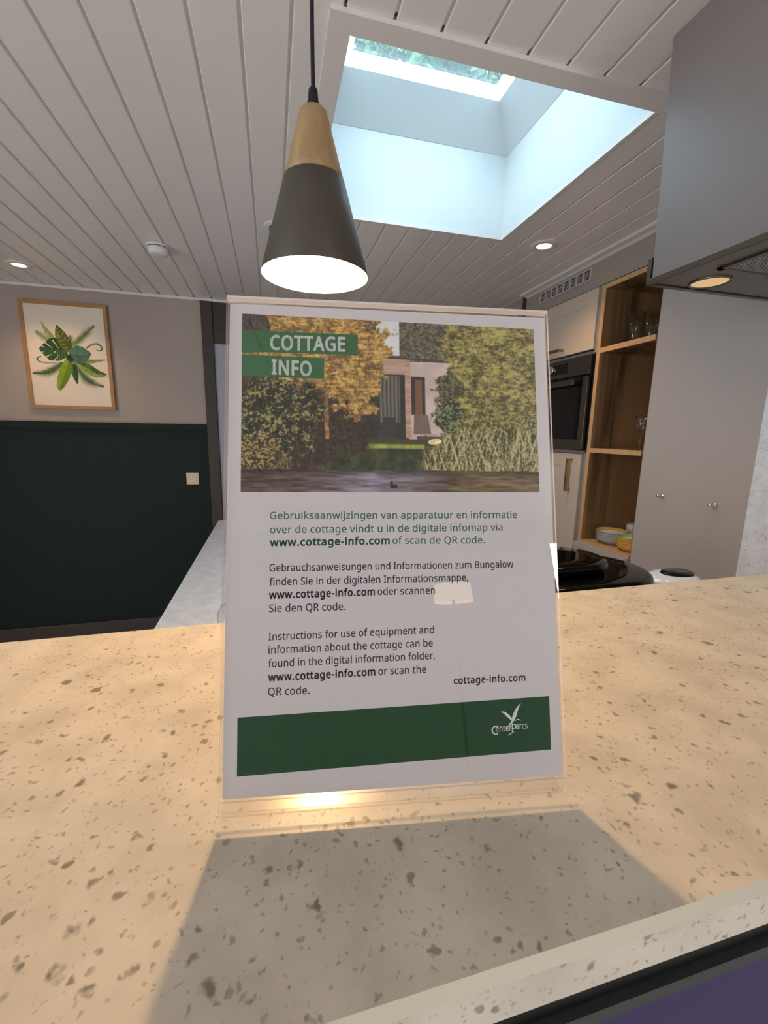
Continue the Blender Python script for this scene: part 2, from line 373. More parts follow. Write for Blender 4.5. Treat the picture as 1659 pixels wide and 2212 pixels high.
GLYPH_DATA = r"""
,215|154,84 136,23 111,-42 85,-103 33,-103 49,-38 63,31 73,93 148,93
-258|32,184 32,246 226,246 226,184
.215|58,43 61,69 72,85 88,94 107,97 126,94 142,85 153,69 157,43 153,18 142,2 126,-8 107,-11 88,-8 72,2 61,18
A512|437,0 368,177 141,177 73,0 0,0 224,575 289,575 512,0|282,415 274,438 263,473 255,500 247,468 238,438 230,415 165,241 346,241
B521|241,573 336,565 404,541 445,497 459,431 456,399 446,371 431,347 409,328 382,313 350,304 350,300 384,292 415,279 441,261 461,236 474,203 478,163 472,115 454,74 425,42 385,19 337,5 279,0 78,0 78,573|256,329 318,335 357,352 377,382 384,423 376,463 351,490 308,506 245,511 150,511 150,329|150,269 150,61 265,61 330,68 371,91 394,125 401,168 398,197 388,221 370,241 344,256 307,266 260,269
C507|323,517 280,513 241,502 206,482 178,456 155,423 139,383 129,337 125,286 131,220 147,164 175,117 213,83 262,62 322,55 359,57 394,62 460,78 460,15 427,5 393,-2 356,-7 312,-8 232,1 166,28 115,72 78,131 56,203 49,287 53,349 67,406 89,456 120,499 159,534 206,559 261,575 324,581 367,578 409,572 448,561 482,547 453,486 394,508 360,515
E446|398,0 78,0 78,573 398,573 398,509 150,509 150,330 383,330 383,268 150,268 150,63 398,63
F416|150,0 78,0 78,573 398,573 398,509 150,509 150,306 383,306 383,243 150,243
G584|326,302 524,302 524,22 478,8 431,-1 380,-6 323,-8 241,1 173,28 120,71 81,130 57,202 49,286 58,370 84,442 127,500 186,544 259,571 346,581 392,578 437,572 478,561 516,547 489,484 457,497 421,508 382,515 342,517 278,510 225,489 181,455 150,409 131,353 124,286 130,222 146,166 175,119 216,84 270,62 340,55 404,59 452,68 452,238 326,238
I272|239,0 32,0 32,42 99,57 99,515 32,531 32,573 239,573 239,531 172,515 172,57 239,42
N610|532,0 447,0 141,476 138,476 141,432 143,378 144,320 144,0 78,0 78,573 161,573 467,99 470,99 468,137 466,193 464,249 464,573 532,573
O626|577,287 573,224 561,166 540,116 510,73 473,38 428,13 375,-3 314,-8 251,-3 196,13 151,39 114,73 85,116 65,167 53,224 49,288 56,370 78,442 114,500 166,545 232,572 314,581 393,572 459,545 510,501 547,442 570,370|125,287 130,220 145,163 171,117 207,83 255,62 314,55 373,62 420,83 456,117 481,163 496,220 501,287 490,384 456,457 398,503 314,518 255,511 207,490 171,457 145,411 130,354
P485|229,573 326,562 393,528 431,475 444,404 441,370 433,336 417,306 395,278 364,255 324,238 275,227 216,223 150,223 150,0 78,0 78,573|223,511 150,511 150,285 208,285 258,288 298,296 330,311 352,334 365,363 370,401 361,449 334,484 289,504
Q626|577,287 573,221 559,160 535,108 503,64 461,30 411,6 548,-136 444,-136 334,-7 324,-8 314,-8 251,-3 196,13 151,39 114,73 85,116 65,167 53,224 49,288 56,370 78,442 114,500 166,545 232,572 314,581 393,572 459,545 510,501 547,442 570,370|125,287 130,220 145,163 171,117 207,83 255,62 314,55 373,62 420,83 456,117 481,163 496,220 501,287 490,384 456,457 398,503 314,518 255,511 207,490 171,457 145,411 130,354
R499|236,573 301,568 353,555 393,532 422,500 439,460 444,410 440,368 427,334 408,306 385,285 358,269 330,257 487,0 403,0 264,237 150,237 150,0 78,0 78,573|232,510 150,510 150,298 236,298 296,304 338,325 362,359 370,407 366,440 355,467 336,486 310,500 275,507
S440|403,153 396,106 378,66 348,35 307,11 257,-3 198,-8 137,-5 83,4 41,19 41,88 73,76 113,65 156,57 201,55 240,57 273,66 298,79 316,98 327,120 330,147 327,173 318,194 302,213 277,230 242,247 196,265 131,294 106,311 85,330 69,351 57,375 50,403 48,435 54,477 71,513 99,542 136,563 180,576 231,581 276,578 318,572 355,562 389,549 366,487 302,508 266,515 229,517 196,515 169,507 148,494 133,478 124,457 121,434 124,407 133,386 149,367 172,351 204,335 246,318 293,299 332,279 362,255 385,228 398,194
T446|259,0 187,0 187,509 8,509 8,573 437,573 437,509 259,509
a450|231,437 299,428 347,403 376,358 385,293 385,0 334,0 320,61 317,61 298,40 279,22 258,9 234,-1 206,-6 172,-8 136,-5 103,6 75,23 55,48 41,80 37,119 50,176 87,219 152,245 243,257 316,259 316,285 310,330 293,359 265,375 227,380 194,378 163,370 106,347 84,400 115,414 151,426 190,434|252,208 184,200 141,182 118,155 110,119 115,87 132,66 157,53 188,49 238,56 279,79 306,117 315,172 315,210
b493|139,461 138,410 135,373 139,373 161,398 189,419 226,432 272,437 344,423 401,381 437,312 449,215 444,147 427,91 400,48 365,17 322,-2 272,-8 226,-3 189,10 161,31 139,55 133,55 119,0 68,0 68,609 139,609|260,379 219,374 188,361 165,339 150,308 142,268 139,217 139,214 145,144 165,93 202,61 261,51 312,61 348,93 369,145 376,216 369,287 348,338 311,368
c385|241,-8 187,-2 139,15 99,45 69,87 50,143 44,213 51,284 71,342 102,385 142,415 191,432 245,438 278,436 309,431 336,424 358,415 337,356 292,370 244,376 204,371 172,358 148,335 131,303 120,263 117,213 120,166 131,126 148,94 172,71 202,58 240,53 273,55 302,60 351,78 351,15 328,5 304,-2 275,-7
d493|221,-8 148,6 92,48 56,117 44,214 56,311 93,381 149,424 221,438 253,436 280,429 303,420 323,407 340,391 354,374 359,374 356,405 354,438 354,609 425,609 425,0 368,0 358,58 354,58 340,40 323,24 303,11 279,1 252,-6|232,51 290,60 328,88 348,135 355,200 355,213 349,284 329,336 291,369 231,379 181,368 146,334 124,281 117,213 124,144 146,93 181,61
e452|234,438 286,432 329,414 364,385 390,346 406,299 411,244 411,201 117,201 127,137 154,90 197,62 254,52 293,54 327,60 392,82 392,20 359,8 327,-1 292,-6 251,-8 194,-2 143,17 101,48 70,91 51,146 44,212 50,277 68,333 96,378 134,411 181,431|233,380 188,372 154,348 130,309 119,257 338,257 335,292 326,322 312,346 292,364 266,376
f276|266,375 158,375 158,0 87,0 87,375 12,375 12,408 87,432 87,457 92,507 104,547 124,577 152,597 186,609 227,613 274,609 310,599 292,544 262,552 228,556 197,550 175,532 162,502 158,458 158,430 266,430
g493|221,438 261,434 297,422 329,402 355,373 359,373 369,430 425,430 425,-7 420,-63 404,-109 378,-146 341,-172 293,-187 233,-192 188,-191 147,-186 110,-177 78,-165 78,-100 111,-114 149,-125 191,-132 237,-134 286,-126 324,-101 347,-63 355,-13 355,4 356,32 358,57 354,57 329,28 299,8 263,-4 221,-8 147,7 91,51 56,121 44,214 56,306 91,377 147,423|230,379 197,374 169,359 147,336 130,303 120,262 117,213 124,143 146,92 182,60 232,50 262,52 288,58 309,69 326,85 340,105 349,131 354,161 356,197 356,214 353,267 343,309 326,340 302,362 270,374
h496|139,431 138,399 135,370 140,370 155,391 174,407 196,420 221,429 247,435 273,437 321,433 360,421 391,400 413,370 426,330 431,280 431,0 361,0 361,275 355,321 338,353 308,372 265,379 222,374 189,360 166,338 150,308 142,269 139,222 139,0 68,0 68,609 139,609
i207|139,430 139,0 68,0 68,430|104,591 119,588 133,580 142,566 145,546 142,526 133,512 119,504 104,501 88,504 75,512 66,526 63,546 66,566 75,580 88,588
j207|18,-192 -18,-190 -44,-183 -44,-126 -19,-132 9,-134 32,-130 51,-120 64,-100 68,-67 68,430 139,430 139,-64 136,-101 126,-133 110,-159 87,-177 56,-189|63,546 66,566 75,580 88,588 104,591 119,588 133,580 142,566 145,546 142,526 133,512 119,504 104,501 88,504 75,512 66,526
k428|138,291 137,257 135,221 138,221 152,240 172,264 189,285 326,430 409,430 235,246 421,0 336,0 187,200 138,158 138,0 68,0 68,609 138,609
l207|139,0 68,0 68,609 139,609
m750|540,438 603,429 649,401 676,352 685,280 685,0 615,0 615,277 610,321 594,353 567,372 528,379 474,369 438,342 418,298 411,237 411,0 342,0 342,277 339,308 332,333 320,353 303,367 281,376 253,379 215,374 185,360 164,338 150,308 141,269 139,223 139,0 68,0 68,430 125,430 136,371 140,371 155,392 173,409 194,422 217,431 241,436 266,438 312,433 349,420 378,398 398,366 402,366 427,398 461,420 499,433
n496|275,438 343,429 391,401 421,352 431,280 431,0 361,0 361,275 355,321 338,353 308,372 265,379 204,368 166,338 146,289 139,223 139,0 68,0 68,430 125,430 136,371 140,371 156,392 175,409 198,422 222,431 248,436
o485|442,216 438,165 428,121 411,82 388,51 359,25 324,7 285,-4 241,-8 200,-4 163,7 129,25 100,51 77,82 59,121 48,165 44,216 50,282 68,336 97,380 137,412 186,431 244,438 299,431 347,412 387,380 417,336 436,282|117,216 120,169 130,128 147,95 172,71 203,56 243,51 282,56 314,71 339,95 356,128 366,169 369,216 365,263 355,303 338,335 314,359 282,374 242,379 185,368 147,335 124,284
p493|273,438 344,424 401,383 437,313 449,216 444,148 427,93 401,49 365,17 322,-2 272,-8 241,-6 213,1 190,11 170,24 139,55 134,55 137,20 139,-16 139,-192 68,-192 68,430 126,430 136,371 139,371 153,389 170,405 189,419 213,429 240,436|260,379 221,374 190,362 167,342 152,313 142,275 139,229 139,216 142,167 150,126 165,93 188,70 220,55 261,51 297,56 326,72 348,98 364,131 373,171 376,217 369,283 348,334 311,367
q493|354,-9 355,25 358,58 354,58 332,32 303,11 266,-3 219,-8 148,6 93,48 56,117 44,214 50,282 67,338 93,381 129,413 172,432 221,438 267,433 304,419 333,397 355,371 358,371 369,430 425,430 425,-192 354,-192|233,51 272,55 304,67 327,87 342,116 352,153 355,199 355,213 348,285 328,337 290,369 231,379 181,368 145,334 124,281 117,213 124,145 146,93 182,61
r331|269,438 295,437 319,433 310,368 287,372 264,374 240,371 217,363 195,351 176,334 161,313 149,289 141,261 139,229 139,0 68,0 68,430 126,430 134,351 137,351 152,374 170,395 191,413 214,426 240,435
s384|348,119 343,80 327,49 302,24 268,6 226,-4 176,-8 135,-6 99,-1 68,8 42,19 42,83 104,60 141,52 178,49 224,53 256,66 274,86 280,112 278,128 271,141 259,154 239,167 174,196 103,228 76,245 57,266 45,292 41,324 52,372 85,408 137,430 202,438 240,436 275,430 308,421 339,409 315,353 258,372 228,378 197,380 159,377 131,366 114,350 108,328 111,312 119,298 133,286 154,274 219,246 289,215 314,197 333,176 344,150
t290|212,50 245,53 272,59 272,5 240,-4 200,-8 167,-5 138,4 112,20 91,44 78,79 74,125 74,375 13,375 13,409 75,437 103,528 144,528 144,430 269,430 269,375 144,375 144,127 149,93 163,69 185,54
u496|427,430 427,0 370,0 359,57 356,57 340,36 321,20 298,8 273,-1 247,-6 220,-8 173,-4 134,8 103,29 81,59 68,99 63,148 63,430 135,430 135,153 141,108 158,76 188,57 230,51 273,55 306,69 330,91 345,121 354,160 357,206 357,430
v407|163,0 0,430 75,430 167,176 180,137 193,96 201,63 204,63 214,96 227,138 241,176 332,430 407,430 244,0
w630|346,243 336,276 328,308 321,335 316,357 313,357 308,335 302,307 294,275 284,242 207,1 127,1 9,431 82,431 141,201 153,154 163,109 169,73 172,73 178,97 185,128 193,160 201,188 277,431 354,431 428,188 440,149 451,109 457,74 460,74 466,108 477,153 489,201 549,431 621,431 502,1 419,1
z377|346,0 31,0 31,47 262,375 45,375 45,430 340,430 340,377 112,55 346,55
 209|
"""

# ------------------------------------------------------------------ geometry helpers


class MB:
    """Collects shapes (world coordinates) and links them as ONE mesh object; parent's world place is subtracted."""

    def __init__(self):
        self.v = []; self.f = []; self.mi = []; self.c = []; self.sm = []

    def add(self, verts, faces, mi=0, col=None, smooth=False):
        o = len(self.v)
        self.v.extend(tuple(p) for p in verts)
        for f in faces:
            self.f.append(tuple(i + o for i in f)); self.mi.append(mi); self.c.append(col); self.sm.append(smooth)
        return self

    def box(self, x0, x1, y0, y1, z0, z1, mi=0):
        v = [(x, y, z) for x in (x0, x1) for y in (y0, y1) for z in (z0, z1)]
        return self.add(v, [(0, 1, 3, 2), (4, 6, 7, 5), (0, 4, 5, 1), (2, 3, 7, 6), (0, 2, 6, 4), (1, 5, 7, 3)], mi)

    def bbox(self, x0, x1, y0, y1, z0, z1, bev=0.003, mi=0, seg=2):
        """A box with rounded edges."""
        bm = bmesh.new()
        bmesh.ops.create_cube(bm, size=1)
        for v in bm.verts:
            v.co = Vector(((x0 + x1) / 2 + v.co.x * (x1 - x0), (y0 + y1) / 2 + v.co.y * (y1 - y0), (z0 + z1) / 2 + v.co.z * (z1 - z0)))
        bmesh.ops.bevel(bm, geom=list(bm.edges), offset=bev, segments=seg, affect='EDGES', profile=0.6)
        bm.verts.index_update()
        self.add([v.co for v in bm.verts], [[v.index for v in f.verts] for f in bm.faces], mi)
        bm.free()
        return self

    def lathe(self, prof, cx, cy, segs=48, mi=0, smooth=True, close_ends=True, sx=1.0, sy=1.0):
        """Turns a profile of (radius, z) round a vertical axis."""
        n = len(prof); v = []; f = []
        for (rad, z) in prof:
            for k in range(segs):
                a = 2 * math.pi * k / segs
                v.append((cx + rad * math.cos(a) * sx, cy + rad * math.sin(a) * sy, z))
        for i in range(n - 1):
            for k in range(segs):
                k2 = (k + 1) % segs
                f.append((i * segs + k, i * segs + k2, (i + 1) * segs + k2, (i + 1) * segs + k))
        if close_ends:
            f.append(tuple(range(segs - 1, -1, -1)))
            f.append(tuple((n - 1) * segs + k for k in range(segs)))
        return self.add(v, f, mi, None, smooth)

    def tube(self, pts, rad, segs=10, mi=0, smooth=True):
        pts = [Vector(p) for p in pts]; n = len(pts); v = []; f = []
        rads = rad if isinstance(rad, (list, tuple)) else [rad] * n
        for i, p in enumerate(pts):
            t = (pts[min(i + 1, n - 1)] - pts[max(i - 1, 0)]).normalized()
            a = t.orthogonal().normalized() if i == 0 else (a - t * a.dot(t)).normalized()
            b = t.cross(a)
            for k in range(segs):
                w = 2 * math.pi * k / segs
                v.append(p + (a * math.cos(w) + b * math.sin(w)) * rads[i])
        for i in range(n - 1):
            for k in range(segs):
                k2 = (k + 1) % segs
                f.append((i * segs + k, i * segs + k2, (i + 1) * segs + k2, (i + 1) * segs + k))
        f.append(tuple(range(segs - 1, -1, -1))); f.append(tuple((n - 1) * segs + k for k in range(segs)))
        return self.add(v, f, mi, None, smooth)

    def prism(self, poly, axis, a0, a1, mi=0):
        """Extrudes a polygon (list of 2-D points) along an axis ('x', 'y' or 'z') from a0 to a1."""
        def P(p, a):
            return {'x': (a, p[0], p[1]), 'y': (p[0], a, p[1]), 'z': (p[0], p[1], a)}[axis]
        n = len(poly)
        v = [P(p, a0) for p in poly] + [P(p, a1) for p in poly]
        f = [tuple(range(n)), tuple(range(2 * n - 1, n - 1, -1))]
        f += [(i, (i + 1) % n + 0, (i + 1) % n + n, i + n) for i in range(n)]
        return self.add(v, f, mi)

    def build(self, name, mats, parent=None, matrix=None):
        if not isinstance(mats, (list, tuple)):
            mats = [mats]
        off = WLOC.get(parent.name, Vector((0, 0, 0))) if parent else Vector((0, 0, 0))
        me = bpy.data.meshes.new(name)
        me.from_pydata([(p[0] - off.x, p[1] - off.y, p[2] - off.z) for p in self.v], [], self.f)
        for m in mats:
            me.materials.append(m)
        me.polygons.foreach_set('material_index', self.mi)
        me.polygons.foreach_set('use_smooth', self.sm)
        if any(c is not None for c in self.c):
            at = me.color_attributes.new('ink', 'FLOAT_COLOR', 'CORNER')
            k = 0
            for p, c in zip(me.polygons, self.c):
                for _ in range(p.loop_total):
                    at.data[k].color = (*(c or (1, 1, 1)), 1); k += 1
        bm = bmesh.new(); bm.from_mesh(me)
        bmesh.ops.recalc_face_normals(bm, faces=bm.faces)
        bm.to_mesh(me); bm.free()
        me.update()
        o = bpy.data.objects.new(name, me)
        COL.objects.link(o)
        if parent:
            o.parent = parent
            WLOC[o.name] = off.copy()
        else:
            WLOC[o.name] = Vector((0, 0, 0))
        if matrix is not None:
            o.matrix_world = matrix
        return o


WLOC = {}


def tag(o, label, cat, group=None, kind=None):
    o['label'] = label; o['category'] = cat
    if group: o['group'] = group
    if kind: o['kind'] = kind
    return o


def thing(name, loc, label, cat, group=None, kind=None):
    o = bpy.data.objects.new(name, None)
    COL.objects.link(o)
    o.empty_display_size = 0.05
    o.location = loc
    WLOC[o.name] = Vector(loc)
    return tag(o, label, cat, group, kind)


def copy_thing(src, delta, label, group=None):
    """A copy of a thing with copies of its parts and sub-parts, moved by delta."""
    def rec(o, parent):
        c = o.copy(); COL.objects.link(c)
        if parent: c.parent = parent
        for ch in o.children:
            rec(ch, c)
        return c
    c = rec(src, None)
    c.location = src.location + Vector(delta)
    c['label'] = label
    if group: c['group'] = group
    return c


def rrect(cx, cy, hx, hy, rad, seg=8):
    """Rounded rectangle outline, counter-clockwise."""
    out = []
    for (sx, sy, a0) in ((1, 1, 0), (-1, 1, 90), (-1, -1, 180), (1, -1, 270)):
        for k in range(seg + 1):
            a = math.radians(a0 + 90 * k / seg)
            out.append((cx + sx * (hx - rad) + rad * math.cos(a), cy + sy * (hy - rad) + rad * math.sin(a)))
    return out


def loft(mb, rings, mi=0, smooth=True, caps=True):
    """Joins rings (equal-length lists of 3-D points) into a skin."""
    n = len(rings[0]); v = [p for rg in rings for p in rg]; f = []
    for i in range(len(rings) - 1):
        for k in range(n):
            k2 = (k + 1) % n
            f.append((i * n + k, i * n + k2, (i + 1) * n + k2, (i + 1) * n + k))
    if caps:
        f.append(tuple(range(n - 1, -1, -1))); f.append(tuple((len(rings) - 1) * n + k for k in range(n)))
    mb.add(v, f, mi, None, smooth)
    return mb


def struct(o, label, cat):
    o['label'] = label; o['category'] = cat; o['kind'] = 'structure'
    return o


# ------------------------------------------------------------------ room shell
X0, X1, Y0, Y1, FZ, CZ = ROOM_X0, ROOM_X1, ROOM_Y0, ROOM_Y1, FLOOR_Z, CEIL_Z
NX = 2.30                                      # back of the kitchen niche
SKX0, SKX1, SKY0, SKY1 = 0.206, 1.093, 1.168, 2.035   # skylight opening in the ceiling

struct(MB().box(X0 - 0.1, NX + 0.1, Y0 - 0.1, Y1 + 0.1, FZ - 0.1, FZ).build('floor', MT['floor']), 'pale wooden floor of the cottage, toned to bounce light up', 'floor')


def build_ceiling():
    pitch, ph = 0.1135, 0.073
    g, dep = 0.0036, 0.0075
    prof = [(X0 - 0.05, CZ)]
    n0 = math.ceil((X0 - ph) / pitch)
    x = ph + n0 * pitch
    while x < NX:
        prof += [(x - g - 0.0025, CZ), (x - g, CZ + 0.0025), (x - g, CZ + dep), (x + g, CZ + dep), (x + g, CZ + 0.0025), (x + g + 0.0025, CZ)]
        x += pitch
    prof.append((NX + 0.05, CZ))
    for xb in (SKX0, SKX1):
        for i in range(len(prof) - 1):
            if prof[i][0] < xb < prof[i + 1][0]:
                t = (xb - prof[i][0]) / (prof[i + 1][0] - prof[i][0])
                prof.insert(i + 1, (xb, prof[i][1] + t * (prof[i + 1][1] - prof[i][1])))
                break
    mb = MB()
    notch0, notch1 = (SKY0 - 0.063, SKY0 - 0.052), (Y1 - 0.036, Y1 - 0.021)
    for (ya, yb) in ((Y0 - 0.05, notch0[0]), notch0, (notch0[1], SKY0), (SKY0, SKY1), (SKY1, notch1[0]), notch1, (notch1[1], Y1 + 0.05)):
        for (a, b) in zip(prof[:-1], prof[1:]):
            mid = (a[0] + b[0]) / 2
            if ya == SKY0 and SKX0 < mid < SKX1:
                continue
            bottom = a[1] > CZ + 0.007 and b[1] > CZ + 0.007
            if bottom and ((ya == notch0[0] and SKX0 - 0.05 < mid < 1.4) or ya == notch1[0]):
                continue                      # the groove is open where the boards stop short of the trim
            mb.add([(a[0], ya, a[1]), (b[0], ya, b[1]), (b[0], yb, b[1]), (a[0], yb, a[1])], [(0, 1, 2, 3)])
    # roof deck over the boards, closed round the skylight
    t0, t1 = CZ + 0.02, CZ + 0.10
    for (xa, xb, ya, yb) in ((X0 - 0.1, SKX0 - 0.02, Y0 - 0.1, Y1 + 0.1), (SKX1 + 0.02, NX + 0.1, Y0 - 0.1, Y1 + 0.1),
                             (SKX0 - 0.02, SKX1 + 0.02, Y0 - 0.1, SKY0 - 0.02), (SKX0 - 0.02, SKX1 + 0.02, SKY1 + 0.02, Y1 + 0.1)):
        mb.box(xa, xb, ya, yb, t0, t1)
    return struct(mb.build('ceiling', MT['ceiling']), 'white ceiling of narrow grooved boards running away', 'ceiling')


build_ceiling()


def wall_with_hole(name, mat, axis, at, thick, a0, a1, hole, label):
    """A wall slab on plane axis=at, spanning a0..a1, with one window opening (h0, h1, z0, z1)."""
    mb = MB()
    h0, h1, z0, z1 = hole
    for (p0, p1, q0, q1) in ((a0, h0, FZ, CZ + 0.1), (h1, a1, FZ, CZ + 0.1), (h0, h1, FZ, z0), (h0, h1, z1, CZ + 0.1)):
        if axis == 'y':
            mb.box(p0, p1, at - thick, at, q0, q1)
        else:
            mb.box(at - thick, at, p0, p1, q0, q1)
    return struct(mb.build(name, mat), label, 'wall')


struct(MB().box(X0 - 0.1, NX + 0.1, Y1, Y1 + 0.1, FZ, CZ + 0.1).build('wall_far', MT['wall']), 'warm grey far wall above the green panelling', 'wall')
wall_with_hole('wall_back', MT['brick'], 'y', Y0, 0.1, X0 - 0.1, NX + 0.1, (1.26, 1.62, -0.9, 1.0), 'grey painted brick wall behind the camera')
wall_with_hole('wall_left', MT['wall_white'], 'x', X0, 0.1, Y0, Y1, (-1.9, 0.5, -1.20, 0.18), 'white wall to the left of the room')
# right wall with the kitchen niche and the bulkhead over the tall units
mb = MB()
mb.box(X1, NX + 0.1, Y0, 1.150, FZ, CZ + 0.1)
mb.box(NX, NX + 0.1, 1.150, Y1, FZ, CZ + 0.1)
struct(mb.build('wall_right', MT['wall']), 'warm grey right wall behind the hob and the tall units', 'wall')
struct(MB().box(X1, NX, 1.645, 2.735, 0.995, CZ).build('trim_1', MT['bulkhead']), 'greige bulkhead between the tall units and the ceiling', 'bulkhead')
struct(MB().box(X1 - 0.012, NX, 2.735, 2.765, FZ, CZ).build('trim_2', MT['dark_frame']), 'dark end panel beside the oven unit', 'panel')


def window(name, axis, at, h0, h1, z0, z1, label):
    w = MB()
    fr = 0.06
    def bx(p0, p1, q0, q1, m, d0=-0.08, d1=-0.03):
        if axis == 'y': m.box(p0, p1, at + d0, at + d1, q0, q1)
        else: m.box(at + d0, at + d1, p0, p1, q0, q1)
    root = thing(name, (0, 0, 0), label, 'window', None, 'structure')
    mid = (h0 + h1) / 2
    for a in ((h0, h0 + fr, z0, z1), (h1 - fr, h1, z0, z1), (h0 + fr, h1 - fr, z0, z0 + fr), (h0 + fr, h1 - fr, z1 - fr, z1), (mid - fr / 2, mid + fr / 2, z0 + fr, z1 - fr)):
        bx(*a, w)
    w.build('window_frame', MT['dark_frame'], root)
    p = MB(); bx(h0 + fr, h1 - fr, z0 + fr, z1 - fr, p, -0.058, -0.054)
    p.build('window_pane', MT['pane'], root)
    return root


window('added_back_window', 'y', Y0, 1.26, 1.62, -0.9, 1.0, 'narrow dark framed window added behind the camera for fill light')  # made-up window that lets the back fill light in
window('added_left_window', 'x', X0, -1.9, 0.5, -1.20, 0.18, 'low wide dark framed window added in the left wall for fill light')  # made-up window, kept low so its fill misses the bar top

# green panelling of the far wall: tall sheet with a moulded cap rail, and its dark baseboard
PX1 = -0.4615
mb = MB()
mb.box(X0, PX1, Y1 - 0.014, Y1, FZ, 0.220)
mb.bbox(X0, PX1, Y1 - 0.030, Y1, 0.218, 0.264, 0.004)
mb.box(X0, PX1, Y1 - 0.020, Y1, 0.205, 0.219)
struct(mb.build('trim_3', MT['green']), 'dark green wall panelling with a cap rail', 'panelling')
struct(MB().bbox(X0, PX1, Y1 - 0.032, Y1 - 0.013, FZ, -1.213, 0.003).build('baseboard_far', MT['dark_frame']), 'dark brown baseboard under the green panelling', 'baseboard')
struct(MB().bbox(X0, NX, Y1 - 0.022, Y1, CZ - 0.020, CZ - 0.001, 0.003).build('trim_4', MT['white_trim']), 'thin white lath between far wall and ceiling', 'trim')
# white cove lath over the kitchen bulkhead
mb = MB()
mb.prism([(X1 - 0.052, CZ - 0.001), (X1 - 0.052, CZ - 0.006), (X1 - 0.046, CZ - 0.012), (X1 - 0.016, CZ - 0.014), (X1, CZ - 0.022), (X1, CZ - 0.001)], 'y', Y0, 2.735)
struct(mb.build('trim_5', MT['white_trim']), 'white lath between ceiling and kitchen bulkhead', 'trim')

# door in the far wall: dark frame, panel above, pale leaf
dr = thing('door_1', (-0.46, Y1, FZ), 'dark brown framed door beside the green panelling', 'door', None, 'structure')
mb = MB()
mb.bbox(-0.4610, -0.386, Y1 - 0.028, Y1, FZ, CZ - 0.021, 0.003)
mb.bbox(0.50, 0.575, Y1 - 0.028, Y1, FZ, CZ - 0.021, 0.003)
mb.box(-0.386, 0.50, Y1 - 0.020, Y1, 0.842, 0.925)
mb.build('door_frame', MT['dark_frame'], dr)
MB().box(-0.384, 0.498, Y1 - 0.012, Y1, 0.927, CZ - 0.021).build('transom_panel', MT['dark_frame'], dr)
MB().bbox(-0.384, 0.498, Y1 - 0.010, Y1, FZ + 0.005, 0.840, 0.003).build('door_leaf', MT['door_pane'], dr)
hd = MB().tube([(0.43, Y1 - 0.012, -0.22), (0.43, Y1 - 0.05, -0.22), (0.31, Y1 - 0.05, -0.22)], 0.009)
hd.build('door_handle', MT['chrome'], dr)

# skylight: boxed shaft with a tapered top, frame, pane, white trim boards
sk = thing('window_1', ((SKX0 + SKX1) / 2, (SKY0 + SKY1) / 2, CZ), 'square skylight in a white shaft above the kitchen', 'skylight', None, 'structure')


def ring(ins, z):
    return [(SKX0 + ins, SKY0 + ins, z), (SKX1 - ins, SKY0 + ins, z), (SKX1 - ins, SKY1 - ins, z), (SKX0 + ins, SKY1 - ins, z)]


def shell(levels, thick=0.012):
    m = MB()
    rings = [ring(i, z) for i, z in levels]
    loft(m, rings, 0, False, False)
    out = [ring(i - thick, z) for i, z in levels]
    loft(m, out, 0, False, False)
    return m


m = shell([(-0.003, CZ + 0.002), (-0.003, 1.489), (0.0, 1.491), (0.1085, 1.622)])
m.build('shaft', MT['shaft'], sk)
m = MB()
loft(m, [ring(i, z) for i, z in ((0.1085, 1.6225), (0.112, 1.628), (0.1386, 1.6575))], 0, False, False)
m.build('skylight_frame', MT['upstand'], sk)
pn = MB()
pn.prism(rrect((SKX0 + SKX1) / 2, (SKY0 + SKY1) / 2, (SKX1 - SKX0) / 2 - 0.1375, (SKY1 - SKY0) / 2 - 0.1375, 0.012), 'z', 1.6580, 1.6635)
pn.build('skylight_pane', MT['sky_pane'], sk)
t = MB()
t.prism([(SKX0 - 0.053, SKY0 - 0.053), (SKX0, SKY0), (SKX0, SKY1 + 0.010), (SKX0 - 0.053, SKY1 + 0.010)], 'z', CZ - 0.010, CZ + 0.001)
t.build('trim_board', MT['white_trim'], sk)
t = MB()
t.prism([(SKX0 - 0.0525, SKY0 - 0.053), (SKX1 + 0.053, SKY0 - 0.053), (SKX1 + 0.053, SKY0), (SKX0 + 0.0005, SKY0)], 'z', CZ - 0.010, CZ + 0.001)
t.build('trim_board', MT['white_trim'], sk)
t = MB()
t.box(SKX1, SKX1 + 0.010, SKY0, SKY1 + 0.010, CZ - 0.004, CZ + 0.010)
t.box(SKX0, SKX1, SKY1, SKY1 + 0.010, CZ - 0.004, CZ + 0.010)
t.build('edge_bead', MT['white_trim'], sk)

# ------------------------------------------------------------------ bar and kitchen units
BAR_N, BAR_F = 0.121, 0.500            # near and far edge of the bar top
BX0, BX1 = -0.90, X1 - 0.002
mb = MB()
# bar top with a softened upper near edge
prof = [(BAR_F, -0.024), (BAR_F, -0.003), (BAR_F - 0.003, 0.0), (BAR_N + 0.0036, 0.0), (BAR_N, -0.0042), (BAR_N, -0.024)]
mb.prism(prof, 'x', BX0, BX1)
mb.mi[2 + 3] = 1                         # the chamfer is cut through plain cream composite
bar = mb.build('bar_counter', [MT['stone'], MT['cream']])
tag(bar, 'speckled pale stone bar top under the pendant lamp', 'bar counter')

